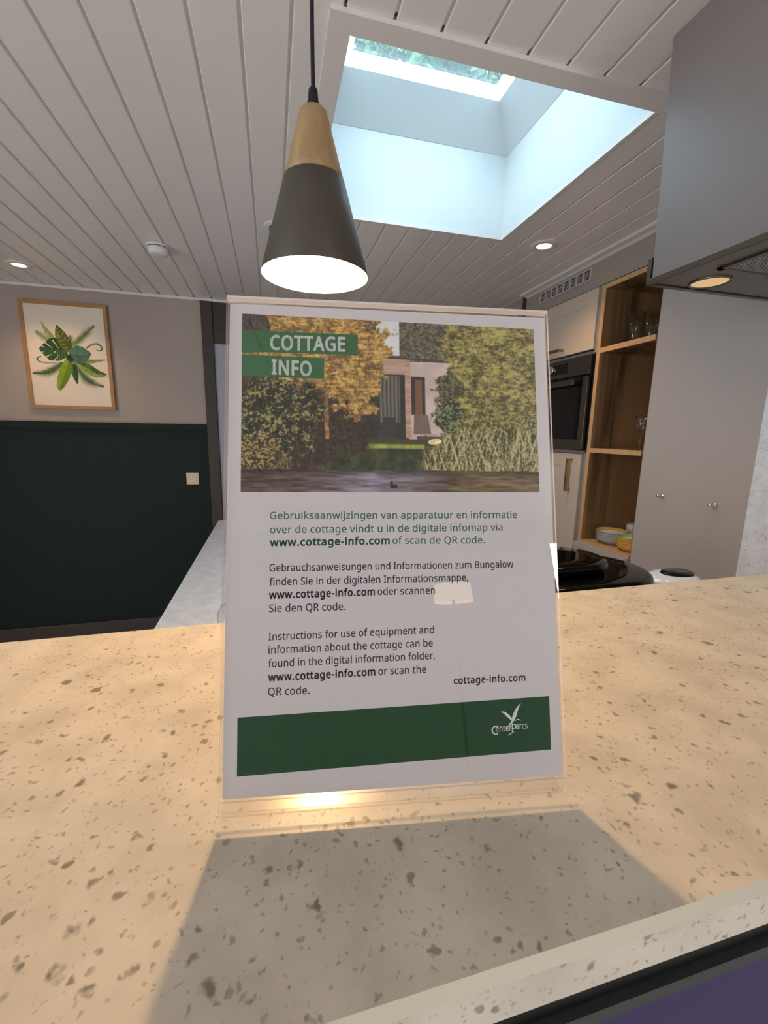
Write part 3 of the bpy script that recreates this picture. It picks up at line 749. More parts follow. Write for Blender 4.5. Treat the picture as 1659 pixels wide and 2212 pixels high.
bf = thing('bar_cabinet', (0.4, 0.30, FZ), 'dark bar base below the stone top, purple panel under a black rail', 'bar base')
MB().box(BX0, BX1, 0.128, 0.36, -0.046, -0.0245).build('support_rail', MT['black'], bf)
p = MB().box(BX0, BX1, 0.124, 0.150, -0.054, -0.0465)
o = p.build('edge_strip', MT['grey_green'], bf); o['label'] = 'dark grey edge strip'
p = MB().box(BX0, BX1, 0.1265, 0.36, FZ, -0.0545)
o = p.build('front_panel', MT['purple'], bf); o['label'] = 'dark purple front panel'

WZ = -0.37                                 # kitchen worktop height
WT = 0.03
outline = [(-0.36, 0.366), (X1 - 0.002, 0.366), (X1 - 0.002, 1.147), (0.25, 1.147), (0.25, 2.985), (0.235, 3.0), (-0.335, 3.0), (-0.36, 2.975)]
wt_ = MB().prism(outline, 'z', WZ - WT, WZ).build('kitchen_worktop', MT['stone_white'])
tag(wt_, 'speckled white stone worktop running away behind the bar under the skylight', 'worktop')


def base_cabinet(x0, x1, y0, y1, face, n, label):
    """Greige base unit: body on a dark plinth, doors with brass bar handles on one face."""
    c = thing('base_cabinet', ((x0 + x1) / 2, (y0 + y1) / 2, FZ), label, 'cabinet', 'greige base cabinets under the white worktop')
    MB().box(x0 + 0.03, x1 - 0.03, y0 + 0.03, y1 - 0.03, FZ, FZ + 0.1).build('plinth', MT['dark_frame'], c)
    MB().box(x0, x1, y0, y1, FZ + 0.1, WZ - WT - 0.001).build('body', MT['greige_dark'], c)
    for k in range(n):
        if face == '+x':
            a, b = y0 + (y1 - y0) * k / n + 0.002, y0 + (y1 - y0) * (k + 1) / n - 0.002
            dd = MB().bbox(x1, x1 + 0.019, a, b, FZ + 0.102, WZ - WT - 0.006, 0.002).build('door', MT['greige'], c)
            MB().tube([(x1 + 0.019, b - 0.06, -0.50), (x1 + 0.045, b - 0.06, -0.50), (x1 + 0.045, b - 0.06, -0.66), (x1 + 0.019, b - 0.06, -0.66)], 0.006).build('handle', MT['brass'], dd)
        else:
            a, b = x0 + (x1 - x0) * k / n + 0.002, x0 + (x1 - x0) * (k + 1) / n - 0.002
            dd = MB().bbox(a, b, y1, y1 + 0.019, FZ + 0.102, WZ - WT - 0.006, 0.002).build('door', MT['greige'], c)
            MB().tube([(b - 0.06, y1 + 0.019, -0.50), (b - 0.06, y1 + 0.045, -0.50), (b - 0.06, y1 + 0.045, -0.66), (b - 0.06, y1 + 0.019, -0.66)], 0.006).build('handle', MT['brass'], dd)
    return c


base_cabinet(-0.345, 0.225, 0.37, 2.98, '+x', 4, 'greige base cabinet under the worktop strip that runs away')
base_cabinet(0.302, X1 - 0.004, 0.37, 1.12, '+y', 3, 'greige base cabinet under the worktop behind the bar')

# ---- oven tower
XF = X1                                   # common front plane of the tall units


def shaker(name, parent, y0, y1, z0, z1, groove_y1, groove_z, mat):
    """A slab door with a narrow milled groove (frame line) near its top, as in the photo."""
    d_ = MB()
    t0 = XF; t1 = XF + 0.019
    g = 0.0025
    d_.bbox(t0, t1, y0, y1, z0, groove_z - g, 0.0015)
    d_.bbox(t0, t1, y0, y1, groove_z + g, z1, 0.0015)
    d_.box(t0 + 0.003, t1, y0 + 0.002, y1 - 0.002, groove_z - g, groove_z + g)
    d_.bbox(t0, t1 - 0.004, y0, groove_y1, groove_z - g - 0.0005, groove_z + g + 0.0005, 0.0005)
    return d_.build(name, mat, parent)


ov = thing('oven_cabinet', (XF + 0.3, 2.385, FZ), 'tall greige cabinet with brass handles around the built-in oven', 'cabinet')
b_ = MB()
b_.box(XF + 0.021, NX - 0.001, 2.030, 2.050, FZ, 0.994)                 # side panels, back, shelves
b_.box(XF + 0.021, NX - 0.001, 2.712, 2.732, FZ, 0.994)
b_.box(NX - 0.012, NX - 0.001, 2.050, 2.712, FZ, 0.994)
b_.box(XF + 0.021, NX - 0.012, 2.050, 2.712, 0.975, 0.994)
b_.box(XF + 0.021, NX - 0.012, 2.050, 2.712, 0.662, 0.680)
b_.box(XF + 0.021, NX - 0.012, 2.050, 2.712, 0.123, 0.142)
b_.box(XF + 0.06, NX - 0.012, 2.050, 2.712, FZ, FZ + 0.1)
b_.build('body', MT['greige_dark'], ov)
m = MB(); m.box(XF + 0.004, XF + 0.021, 2.026, 2.046, FZ, 0.130); m.box(XF + 0.004, XF + 0.021, 2.026, 2.046, 0.664, 0.994)
m.build('filler_strip', MT['greige_dark'], ov)
o = MB().box(XF + 0.008, XF + 0.021, 2.026, 2.046, 0.130, 0.664).build('gap_shade', MT['black'], ov); o['label'] = 'black strip standing in for the shaded gap beside the oven'  # black colour paints the shade of the recess next to the oven
ud = shaker('door', ov, 2.054, 2.726, 0.684, 0.992, 2.145, 0.913, MT['greige'])


def bar_handle(parent, p0, p1, out, name='handle'):
    """Flat brass bow handle: two posts and a grip bar."""
    m = MB()
    p0, p1 = Vector(p0), Vector(p1)
    t = (p1 - p0).normalized()
    a = 0.0055
    for q in (p0 + t * a, p1 - t * a):
        m.bbox(XF - out, XF, q.y - a, q.y + a, q.z - a, q.z + a, 0.001)
    lo = Vector((min(p0.y, p1.y), min(p0.z, p1.z))); hi = Vector((max(p0.y, p1.y), max(p0.z, p1.z)))
    if abs(t.y) > 0.5: m.bbox(XF - out - 0.011, XF - out + 0.001, lo.x, hi.x, p0.z - 0.0075, p0.z + 0.0075, 0.002)
    else: m.bbox(XF - out - 0.011, XF - out + 0.001, p0.y - 0.0075, p0.y + 0.0075, lo.y, hi.y, 0.002)
    o = m.build(name, MT['brass'], parent); o['label'] = 'brass bow handle'
    return o


bar_handle(ud, (XF, 2.30, 0.716), (XF, 2.50, 0.716), 0.026)
ld = shaker('door', ov, 2.064, 2.726, FZ + 0.102, 0.122, 2.150, 0.043, MT['greige'])
bar_handle(ld, (XF, 2.135, -0.095), (XF, 2.135, 0.092), 0.026)

# ---- oven
oz0, oz1 = 0.146, 0.657
oven = thing('oven', (XF + 0.25, 2.38, oz0), 'built-in steel and black glass oven in the tall cabinet', 'oven')
MB().box(XF + 0.012, XF + 0.50, 2.056, 2.706, oz0, oz1).build('body', MT['black'], oven)
cp = MB().bbox(XF - 0.012, XF + 0.012, 2.049, 2.712, 0.556, oz1, 0.002).build('control_panel', MT['steel'], oven)
MB().bbox(XF - 0.0135, XF - 0.0115, 2.235, 2.525, 0.580, 0.638, 0.0006).build('display', MT['black_glass'], cp)
kb = MB()
prof = [(0.024, 0.0), (0.024, 0.010), (0.0225, 0.012), (0.0, 0.012)]
n_ = 32; vv = []; ff = []
for (rad, q) in prof:
    for k in range(n_):
        a = 2 * math.pi * k / n_
        vv.append((XF - 0.013 - q, 2.378 + rad * math.cos(a), 0.612 + rad * math.sin(a)))
for i in range(3):
    for k in range(n_):
        ff.append((i * n_ + k, i * n_ + (k + 1) % n_, (i + 1) * n_ + (k + 1) % n_, (i + 1) * n_ + k))
kb.add(vv, ff, 0, None, True)
kb.build('knob', MT['chrome'], cp)
dm = MB()
dm.bbox(XF - 0.014, XF + 0.010, 2.054, 2.710, oz0, 0.205, 0.002)
dm.bbox(XF - 0.014, XF + 0.010, 2.054, 2.095, 0.205, 0.545, 0.002)
dm.bbox(XF - 0.014, XF + 0.010, 2.667, 2.710, 0.205, 0.545, 0.002)
od = dm.build('door', MT['steel'], oven)
gl = MB().box(XF - 0.0155, XF + 0.008, 2.0955, 2.6665, 0.2055, 0.548).build('door_glass', MT['black_glass'], od)
hb = MB()
hb.bbox(XF - 0.058, XF - 0.044, 2.120, 2.640, 0.500, 0.530, 0.003)
for y in (2.16, 2.60):
    hb.bbox(XF - 0.046, XF - 0.015, y - 0.008, y + 0.008, 0.508, 0.522, 0.002)
hb.build('door_handle', MT['steel'], od)

# ---- open shelf unit
SY0, SY1 = 1.648, 2.024
sh = thing('shelf_unit', (XF + 0.25, 1.84, FZ), 'open oak shelf unit holding glasses and crockery beside the oven', 'shelf')
SD = XF + 0.42


def shelf_board(name, y0, y1, z0, z1):
    s = MB().box(XF + 0.003, SD, y0, y1, z0, z1).build(name, MT['walnut'], sh)
    e = MB().box(XF, XF + 0.003, y0, y1, z0, z1).build('front_edge', MT['oak_edge'], s)
    e['label'] = 'pale oak front edge'
    return s


shelf_board('side_panel', 2.001, SY1, -0.392, 0.990)
MB().box(XF + 0.010, SD, SY0, SY0 + 0.012, -0.392, 0.990).build('side_panel', MT['walnut'], sh)
shelf_board('top_board', SY0 + 0.012, 2.001, 0.968, 0.990)
shelf_board('shelf', SY0 + 0.012, 2.001, 0.653, 0.678)
shelf_board('shelf', SY0 + 0.012, 2.001, 0.135, 0.159)
MB().box(XF + 0.003, SD, SY0 + 0.012, 2.001, -0.392, -0.356).build('bottom_board', MT['oak_edge'], sh)
MB().box(SD, SD + 0.010, SY0, SY1, -0.392, 0.990).build('back_panel', MT['walnut'], sh)
MB().box(XF + 0.022, SD, SY0, SY1, FZ, -0.393).build('lower_body', MT['greige_dark'], sh)
fr_ = MB().bbox(XF - 0.028, XF + 0.0025, SY0 + 0.004, 2.0245, -0.395, -0.367, 0.0015).build('ledge', MT['panel'], sh)
MB().bbox(XF - 0.024, XF + 0.019, SY0 + 0.004, SY1, FZ + 0.1, -0.398, 0.0015).build('drawer', MT['greige'], sh)

# ---- tall grey panel with towel hooks
pl_ = tag(MB().bbox(XF - 0.004, XF + 0.55, 1.152, 1.644, FZ, CZ - 0.023, 0.0015).build('larder_unit', MT['panel']),
          'tall plain light grey larder unit between the shelves and the hob wall', 'cabinet')


def hook(y, z, label):
    h = MB()
    t_, xs = 24, XF - 0.004
    prof = [(0.0, 0.0105), (0.004, 0.0105), (0.006, 0.0085), (0.0065, 0.0055), (0.020, 0.0042), (0.022, 0.0060), (0.026, 0.0072), (0.030, 0.0060), (0.0315, 0.0001)]
    vv = []; ff = []
    for (q, rad) in prof:
        for k in range(t_):
            a = 2 * math.pi * k / t_
            vv.append((xs - q, y + rad * math.cos(a), z + rad * math.sin(a)))
    for i in range(len(prof) - 1):
        for k in range(t_):
            ff.append((i * t_ + k, i * t_ + (k + 1) % t_, (i + 1) * t_ + (k + 1) % t_, (i + 1) * t_ + k))
    ff.append(tuple(range(t_)))
    h.add(vv, ff, 0, None, True)
    return tag(h.build('towel_hook', MT['chrome']), label, 'hook', 'towel hooks on the grey larder unit')


hook(1.512, -0.034, 'small chrome towel hook on the grey unit, the one nearer the shelves')
hook(1.275, -0.038, 'small chrome towel hook on the grey unit, the one nearer the stone splashback')

# ---- stone splashback on the hob wall
tag(MB().box(X1 - 0.013, X1 - 0.0005, 0.501, 1.1505, WZ + 0.001, 0.50).build('splashback', MT['stone_white']),
    'speckled white stone splashback behind the hob, at the right edge', 'splashback')

# ---- bulkhead air grille
gy0, gy1, gz0, gz1 = 2.112, 2.580, 1.044, 1.108
gr = thing('air_vent', (X1, (gy0 + gy1) / 2, gz0), 'long slotted air grille in the bulkhead above the oven', 'vent')
MB().box(X1 - 0.003, X1, gy0 + 0.006, gy1 - 0.006, gz0 + 0.006, gz1 - 0.006).build('backing', MT['black'], gr)
m = MB()
m.box(X1 - 0.007, X1, gy0, gy1, gz0, gz0 + 0.010); m.box(X1 - 0.007, X1, gy0, gy1, gz1 - 0.010, gz1)
nb_ = 8
cw = (gy1 - gy0 - 0.016) / nb_
for k in range(nb_ + 1):
    y = gy0 + 0.008 + k * cw
    m.box(X1 - 0.007, X1, y - 0.007, y + 0.007, gz0 + 0.010, gz1 - 0.010)
m.build('frame', MT['panel'], gr)
m = MB()
for k in range(4):
    z = gz0 + 0.010 + (gz1 - gz0 - 0.020) * (k + 1) / 5
    m.box(X1 - 0.006, X1 - 0.001, gy0 + 0.008, gy1 - 0.008, z - 0.002, z + 0.002)
m.build('slats', MT['panel'], gr)

# ---- extractor hood
HB = 0.622
hd_ = thing('range_hood', (1.3, 0.70, HB), 'big grey box-shaped extractor hood hanging from the ceiling at the right', 'hood')
m = MB()
yn, yf = 0.18, 0.978
v = [(0.9375, yn, CZ - 0.001), (X1 - 0.001, yn, CZ - 0.001), (X1 - 0.001, yf, CZ - 0.001), (0.9375, yf, CZ - 0.001),
     (0.956, yn, HB), (X1 - 0.001, yn, HB), (X1 - 0.001, yf - 0.003, HB), (0.956, yf - 0.003, HB)]
m.add(v, [(0, 1, 2, 3), (7, 6, 5, 4), (0, 4, 5, 1), (1, 5, 6, 2), (2, 6, 7, 3), (3, 7, 4, 0)])
m.build('housing', MT['hood'], hd_)
m = MB()
zb = 0.606
m.box(0.958, X1 - 0.001, yn + 0.002, 0.974, zb + 0.004, HB - 0.0005)
m.build('underside', MT['hood_under'], hd_)
m = MB()
m.bbox(0.953, 0.966, yn, 0.990, zb, HB - 0.0005, 0.001)
m.bbox(0.966, X1 - 0.001, 0.976, 0.990, zb, HB - 0.0005, 0.001)
m.bbox(0.9535, 0.972, 0.979, 0.992, HB - 0.002, 0.672, 0.001)
o = m.build('rim', MT['steel'], hd_)


def hood_lamp(cx, cy):
    rg = MB().lathe([(0.046, zb + 0.0035), (0.046, zb + 0.001), (0.042, zb), (0.040, zb + 0.003)], cx, cy, 40, 0, True, False).build('lamp_ring', MT['steel'], hd_)
    ln = MB().lathe([(0.0001, zb + 0.0036), (0.020, zb + 0.0032), (0.040, zb + 0.0028)], cx, cy, 40, 0, True, False).build('lamp_lens', MT['hood_glow'], rg)
    ln['label'] = 'amber lit lens'


hood_lamp(1.085, 0.925)
m = MB()
fx0, fx1, fy0, fy1 = 1.015, 1.40, 0.42, 0.852
for (a, b, c_, d_) in ((fx0, fx0 + 0.012, fy0, fy1), (fx1 - 0.012, fx1, fy0, fy1), (fx0, fx1, fy0, fy0 + 0.012), (fx0, fx1, fy1 - 0.012, fy1)):
    m.box(a, b, c_, d_, zb - 0.001, zb + 0.0035)
m.box(1.165, 1.185, fy0, fy1, zb - 0.0015, zb + 0.0035)
m.build('filter_frame', MT['steel'], hd_)
m = MB()
for k in range(46):
    x = fx0 + 0.014 + (fx1 - fx0 - 0.028) * k / 45
    m.box(x - 0.0012, x + 0.0012, fy0 + 0.012, fy1 - 0.012, zb + 0.0005, zb + 0.003)
for k in range(52):
    y = fy0 + 0.014 + (fy1 - fy0 - 0.028) * k / 51
    m.box(fx0 + 0.012, fx1 - 0.012, y - 0.0012, y + 0.0012, zb + 0.0008, zb + 0.0033)
m.build('filter_mesh', MT['chrome'], hd_)
sp = spot_light('hood_lamp_light', (1.085, 0.925, zb - 0.006), HOOD_W, WARM, 110, 0.8, 0.03)

# ---- glossy black appliance with a raised lid
cx, cy = 0.655, 0.862
ap = thing('coffee_machine', (cx, cy, WZ), 'glossy black rounded kitchen appliance with a raised lid behind the bar', 'appliance')
m = MB()
rings = []
for (z, s) in ((WZ + 0.002, 0.010), (WZ + 0.012, 0.006), (-0.20, 0.002), (-0.125, 0.0), (-0.112, 0.001), (-0.105, 0.004), (-0.101, 0.009), (-0.0995, 0.016), (-0.0990, 0.05)):
    rings.append([(x, y, z) for x, y in rrect(cx, cy, 0.248 - s, 0.131 - s, 0.130 - s, 16)])
loft(m, rings)
m.build('body', MT['gloss_black'], ap)
m = MB()
rings = []
for (z, s) in ((-0.0989, 0.016), (-0.094, 0.004), (-0.088, 0.0), (-0.079, 0.0005), (-0.073, 0.004), (-0.0705, 0.009), (-0.0700, 0.05)):
    rings.append([(x, y, z) for x, y in rrect(cx - 0.005, cy + 0.012, 0.142 - s, 0.092 - s, 0.0905 - s, 16)])
loft(m, rings)
m.build('lid', MT['gloss_black'], ap)

# ---- white appliance with black oval cap
wx, wy, wz = 1.046, 0.866, -0.138
wa = thing('kettle', (wx, wy, WZ), 'white rounded kitchen appliance with a black oval cap, right of the black one', 'appliance')
m = MB()
m.lathe([(0.070, WZ + 0.002), (0.086, WZ + 0.008), (0.090, wz - 0.13), (0.090, wz - 0.06), (0.086, wz - 0.030), (0.076, wz - 0.013), (0.060, wz - 0.0035), (0.044, wz), (0.02, wz + 0.0005)], wx - 0.012, wy, 56, 0, True, True, 1.0, 0.80)
m.build('body', MT['white_gloss'], wa)
c_ = MB().lathe([(0.047, wz - 0.002), (0.046, wz + 0.003), (0.041, wz + 0.0055), (0.01, wz + 0.0068)], wx, wy, 48, 0, True, True, 1.0, 0.68).build('cap', MT['gloss_black'], wa)
c_['label'] = 'black oval cap'
bt = MB().lathe([(0.0215, wz + 0.0045), (0.0215, wz + 0.0074), (0.0200, wz + 0.0082), (0.0182, wz + 0.0072), (0.005, wz + 0.0070)], wx + 0.013, wy - 0.002, 32, 0, True, True, 1.0, 0.8).build('button', MT['steel'], c_)
bt['label'] = 'round button with a metal ring'

# ---- clear tumbler standing behind the notice
gx, gy = -0.052, 0.62
tag(MB().lathe([(0.024, WZ + 0.0005), (0.0275, WZ + 0.006), (0.031, -0.09), (0.0325, -0.05), (0.031, -0.038), (0.027, -0.0305), (0.02, -0.0275), (0.001, -0.0265)], gx, gy, 40).build('soap_bottle', MT['glass']),
    'clear rounded bottle on the worktop peeping out left of the notice', 'bottle')


# ---- glassware and crockery on the shelves
def tumbler(x, y, z, r0, r1, h, label, group, bowl=False):
    m = MB()
    if bowl:      # stemmed goblet
        pr = [(0.030, z + 0.0005), (0.030, z + 0.003), (0.008, z + 0.010), (0.0045, z + 0.03), (0.0045, z + h * 0.42), (0.012, z + h * 0.47),
              (r1 * 0.86, z + h * 0.62), (r1, z + h * 0.78), (r1 * 0.9, z + h), (r1 * 0.9 - 0.0015, z + h), (r1 - 0.0018, z + h * 0.78), (r1 * 0.84, z + h * 0.63), (0.002, z + h * 0.50)]
    else:
        pr = [(r0 - 0.003, z + 0.0005), (r0, z + 0.004), (r1, z + h), (r1 - 0.002, z + h), (r0 - 0.003, z + 0.012), (0.001, z + 0.010)]
    m.lathe(pr, x, y, 36, 0, True, False)
    return tag(m.build('wine_glass' if bowl else 'drinking_glass', MT['glass']), label, 'glass', group)


GT = 'glasses on the top shelf'
tumbler(1.78, 1.888, 0.678, 0.032, 0.045, 0.155, 'tall clear beaker on the top shelf, nearest the oven', GT)
tumbler(1.90, 1.870, 0.678, 0.034, 0.042, 0.150, 'clear tall glass at the back of the top shelf', GT)
tumbler(1.79, 1.795, 0.678, 0.034, 0.040, 0.135, 'clear straight glass on the top shelf, second from the oven', GT)
tumbler(1.77, 1.715, 0.678, 0.036, 0.044, 0.082, 'low clear tumbler on the top shelf beside the grey unit', GT)
GM = 'glasses on the middle shelf'
tumbler(1.775, 1.765, 0.159, 0.03, 0.036, 0.165, 'stemmed clear wine glass on the middle shelf', GM, True)
tumbler(1.865, 1.800, 0.159, 0.03, 0.038, 0.165, 'stemmed clear wine glass at the back of the middle shelf', GM, True)


def bowl_mesh(r, h, rim, name='bowl'):
    m = MB()
    pr = [(r * 0.50, 0.0), (r * 0.56, 0.001), (r * 0.86, h * 0.50), (r, h - 0.002), (r, h), (r - 0.004, h), (r * 0.83, h * 0.55)]
    m.lathe(pr, 0, 0, 48, 0, True, False)
    n = len(m.f)
    m.lathe([(r * 0.83, h * 0.55), (r * 0.50, 0.006), (0.001, 0.006)], 0, 0, 48, 1, True, False)
    m.lathe([(r * 0.5, 0.0), (0.001, 0.0)], 0, 0, 48, 0, True, False)
    for i, f in enumerate(m.f[:n]):
        zs = [m.v[k][2] for k in f]
        m.mi[i] = 2 if (min(zs) > h * 0.54 and max(math.hypot(*m.v[k][:2]) for k in f) <= r - 0.0035) else (3 if min(zs) >= h - 0.0025 else 0)
    return m


def bowl_stack(x, y, z0, r, h, step, labels, cols, group):
    src = None
    for i, lb in enumerate(labels):
        z = z0 + i * step
        top = i == len(labels) - 1
        if src is None:
            src = bowl_mesh(r, h, None).build('bowl', [MT[c] for c in cols])
            o = src
        else:
            o = src.copy(); COL.objects.link(o)
        o.location = (x, y, z)
        tag(o, lb, 'bowl', group)


FS = -0.3555
bowl_stack(1.795, 1.893, FS, 0.083, 0.036, 0.0125,
           ['bottom bowl of the grey stack on the lowest shelf', 'second lowest bowl of the grey stack', 'second bowl from the top of the grey stack', 'top bowl of the grey stack, yellow inside the rim'],
           ('ceramic_grey', 'ceramic_white', 'ceramic_yellow', 'ceramic_grey'), 'grey bowls on the lowest shelf')
bowl_stack(1.772, 1.742, FS, 0.066, 0.030, 0.0088,
           ['bottom bowl of the small yellow stack by the grey unit', 'second lowest bowl of the small yellow stack', 'third lowest bowl of the small yellow stack', 'third bowl from the top of the small yellow stack', 'second bowl from the top of the small yellow stack', 'top bowl of the small yellow stack, green inside the rim'],
           ('ceramic_yellow', 'ceramic_white', 'ceramic_green', 'ceramic_yellow'), 'yellow bowls on the lowest shelf')


def mug(x, y, z, r, h, low, label):
    t_ = thing('mug', (x, y, z), label, 'mug', 'two-tone mugs on the lowest shelf')
    MB().lathe([(r * 0.86, z + 0.0005), (r * 0.95, z + 0.004), (r, z + h * 0.42)], x, y, 36, 0, True, True).build('lower_glaze', MT[low], t_)
    MB().lathe([(r, z + h * 0.42), (r, z + h), (r - 0.003, z + h), (r - 0.003, z + h * 0.44), (0.001, z + h * 0.43)], x, y, 36, 0, True, False).build('upper_glaze', MT['ceramic_white'], t_)


mug(1.985, 1.952, FS, 0.032, 0.088, 'ceramic_yellow', 'white mug with a yellow lower half behind the grey bowls')
mug(1.940, 1.858, FS, 0.032, 0.086, 'ceramic_teal', 'white mug with a teal lower half behind the yellow bowls')
mug(2.030, 1.872, FS, 0.032, 0.098, 'ceramic_grey', 'pale mug with a grey lower half at the back of the lowest shelf')

# ------------------------------------------------------------------ the notice in its acrylic stand
S = 0.965
SB = CAM_POS + S * (Vector((-0.0366, 0.2338, 0.0)) - CAM_POS)      # lower left corner of the tilted face
SU = Vector((0.98895, -0.14826, 0.0)).normalized()
LEAN, YAW = 0.2559, -0.1488
NBK = Vector((-math.sin(YAW), math.cos(YAW), 0))
SU = Vector((math.cos(YAW), math.sin(YAW), 0))
SV = Vector((0, 0, math.cos(LEAN))) + NBK * math.sin(LEAN)
SN = SU.cross(SV)                                                  # towards the viewer
MSIGN = Matrix((SU, -SN, SV)).transposed().to_4x4()                # local x: width, y: backwards, z: up the face
MSIGN.translation = SB


def local(mb, name, mats, parent=None):
    """Mesh given in the stand's own coordinates (metres)."""
    o = mb.build(name, mats)
    o.matrix_world = MSIGN if parent is None else Matrix.Identity(4)
    if parent is not None:
        o.parent = parent
    return o


W_, H_ = 0.2154 * S, 0.3140 * S
hold = bpy.data.objects.new('notice_stand', None)
COL.objects.link(hold)
hold.matrix_world = MSIGN
tag(hold, 'clear acrylic tilted stand holding the printed notice on the stone bar', 'sign stand')


def pane_box(name, x0, x1, y0, y1, z0, z1):
    """Acrylic sheet: clear faces, edges whitened to paint the light they catch."""
    m = MB().box(x0, x1, y0, y1, z0, z1)
    # faces in order: x0, x1, y0, y1, z0, z1
    m.mi = []
    for f in m.f:
        ys = {round(m.v[k][1], 6) for k in f}
        m.mi.append(0 if len(ys) == 1 else 1)
    return local(m, name, [MT['acrylic'], MT['acrylic_edge']], hold)


pane_box('front_sheet', 0.0, W_, -0.0024, -0.0006, 0.0035, H_)
pane_box('back_sheet', 0.0, W_, 0.0012, 0.0030, 0.0035, H_)
# folded top: a rounded cap over both sheets
m = MB()
prof = [(-0.0024, H_)] + [(0.0003 - 0.0027 * math.cos(a), H_ + 0.0022 * math.sin(a)) for a in [math.pi * k / 8 for k in range(1, 8)]] + [(0.0030, H_)]
m.prism(prof, 'x', 0.0, W_)
local(m, 'top_fold', [MT['acrylic_edge']], hold)
# bottom bend and the foot lying flat on the bar behind the face
back_dir = Vector((math.cos(LEAN), math.sin(LEAN)))       # nb in local (y, z)
up_dir = Vector((-math.sin(LEAN), math.cos(LEAN)))
drop = SB.z                                               # height of the face's lower edge above the bar
th = 0.0018
# centre line: down the face, round the bend, back along the bar
ctr = [Vector((-0.0015, 0.0035))]
bend_r = 0.0052
start = Vector((-0.0015, -0.0010))
ground0 = Vector((0, 0)) - up_dir * (drop - th / 2 - 0.0002)
for k in range(9):
    a = math.pi / 2 * k / 8 * 1.16
    ctr.append(start + Vector((bend_r - bend_r * math.cos(a), -bend_r * math.sin(a))))
lastp = ctr[-1]
h = (lastp - ground0).dot(up_dir)
ctr = [ctr[0]] + [c - up_dir * h * (i / 9) for i, c in enumerate(ctr[1:], 1)]
lastp = ctr[-1]
ctr += [lastp + back_dir * q for q in (0.004, 0.03, 0.085)]
m = MB()
left = []; right = []
for i, c in enumerate(ctr):
    t_ = (ctr[min(i + 1, len(ctr) - 1)] - ctr[max(i - 1, 0)]).normalized()
    nn = Vector((-t_.y, t_.x)) * th / 2
    left.append(c + nn); right.append(c - nn)
n = len(ctr)
vv = []; ff = []; mi = []
for x in (0.0, W_):
    vv += [(x, q.x, q.y) for q in left] + [(x, q.x, q.y) for q in right]
for i in range(n - 1):
    ff.append((i, i + 1, 2 * n + i + 1, 2 * n + i)); mi.append(0)
    ff.append((n + i, n + i + 1, 3 * n + i + 1, 3 * n + i)); mi.append(0)
    ff.append((i, i + 1, n + i + 1, n + i)); mi.append(1)
    ff.append((2 * n + i, 2 * n + i + 1, 3 * n + i + 1, 3 * n + i)); mi.append(1)
ff.append((n - 1, 2 * n - 1, 4 * n - 1, 3 * n - 1)); mi.append(1)
m.add(vv, ff, 0, None, False)
m.mi = mi
local(m, 'foot', [MT['acrylic_foot'], MT['acrylic_edge']], hold)

# ---- the printed sheet
sheet = bpy.data.objects.new('notice_sheet', None)
COL.objects.link(sheet)
sheet.matrix_world = MSIGN
tag(sheet, 'printed cottage information notice inside the clear acrylic stand', 'notice')
K = 0.001 * S


def flat(poly, lift, mb=None, mi=0):
    """Polygon in sheet millimetres, lying on the paper."""
    mb = mb or MB()
    mb.add([(x * K, -lift, y * K) for x, y in poly], [tuple(range(len(poly)))], mi)
    return mb


L1, L2, L3 = 0.00006, 0.00012, 0.00018
pp = MB().box(1.6 * K, 214.2 * K, 0.0, 0.00025, 4.6 * K, 311.0 * K)
local(pp, 'paper', MT['paper'], sheet)


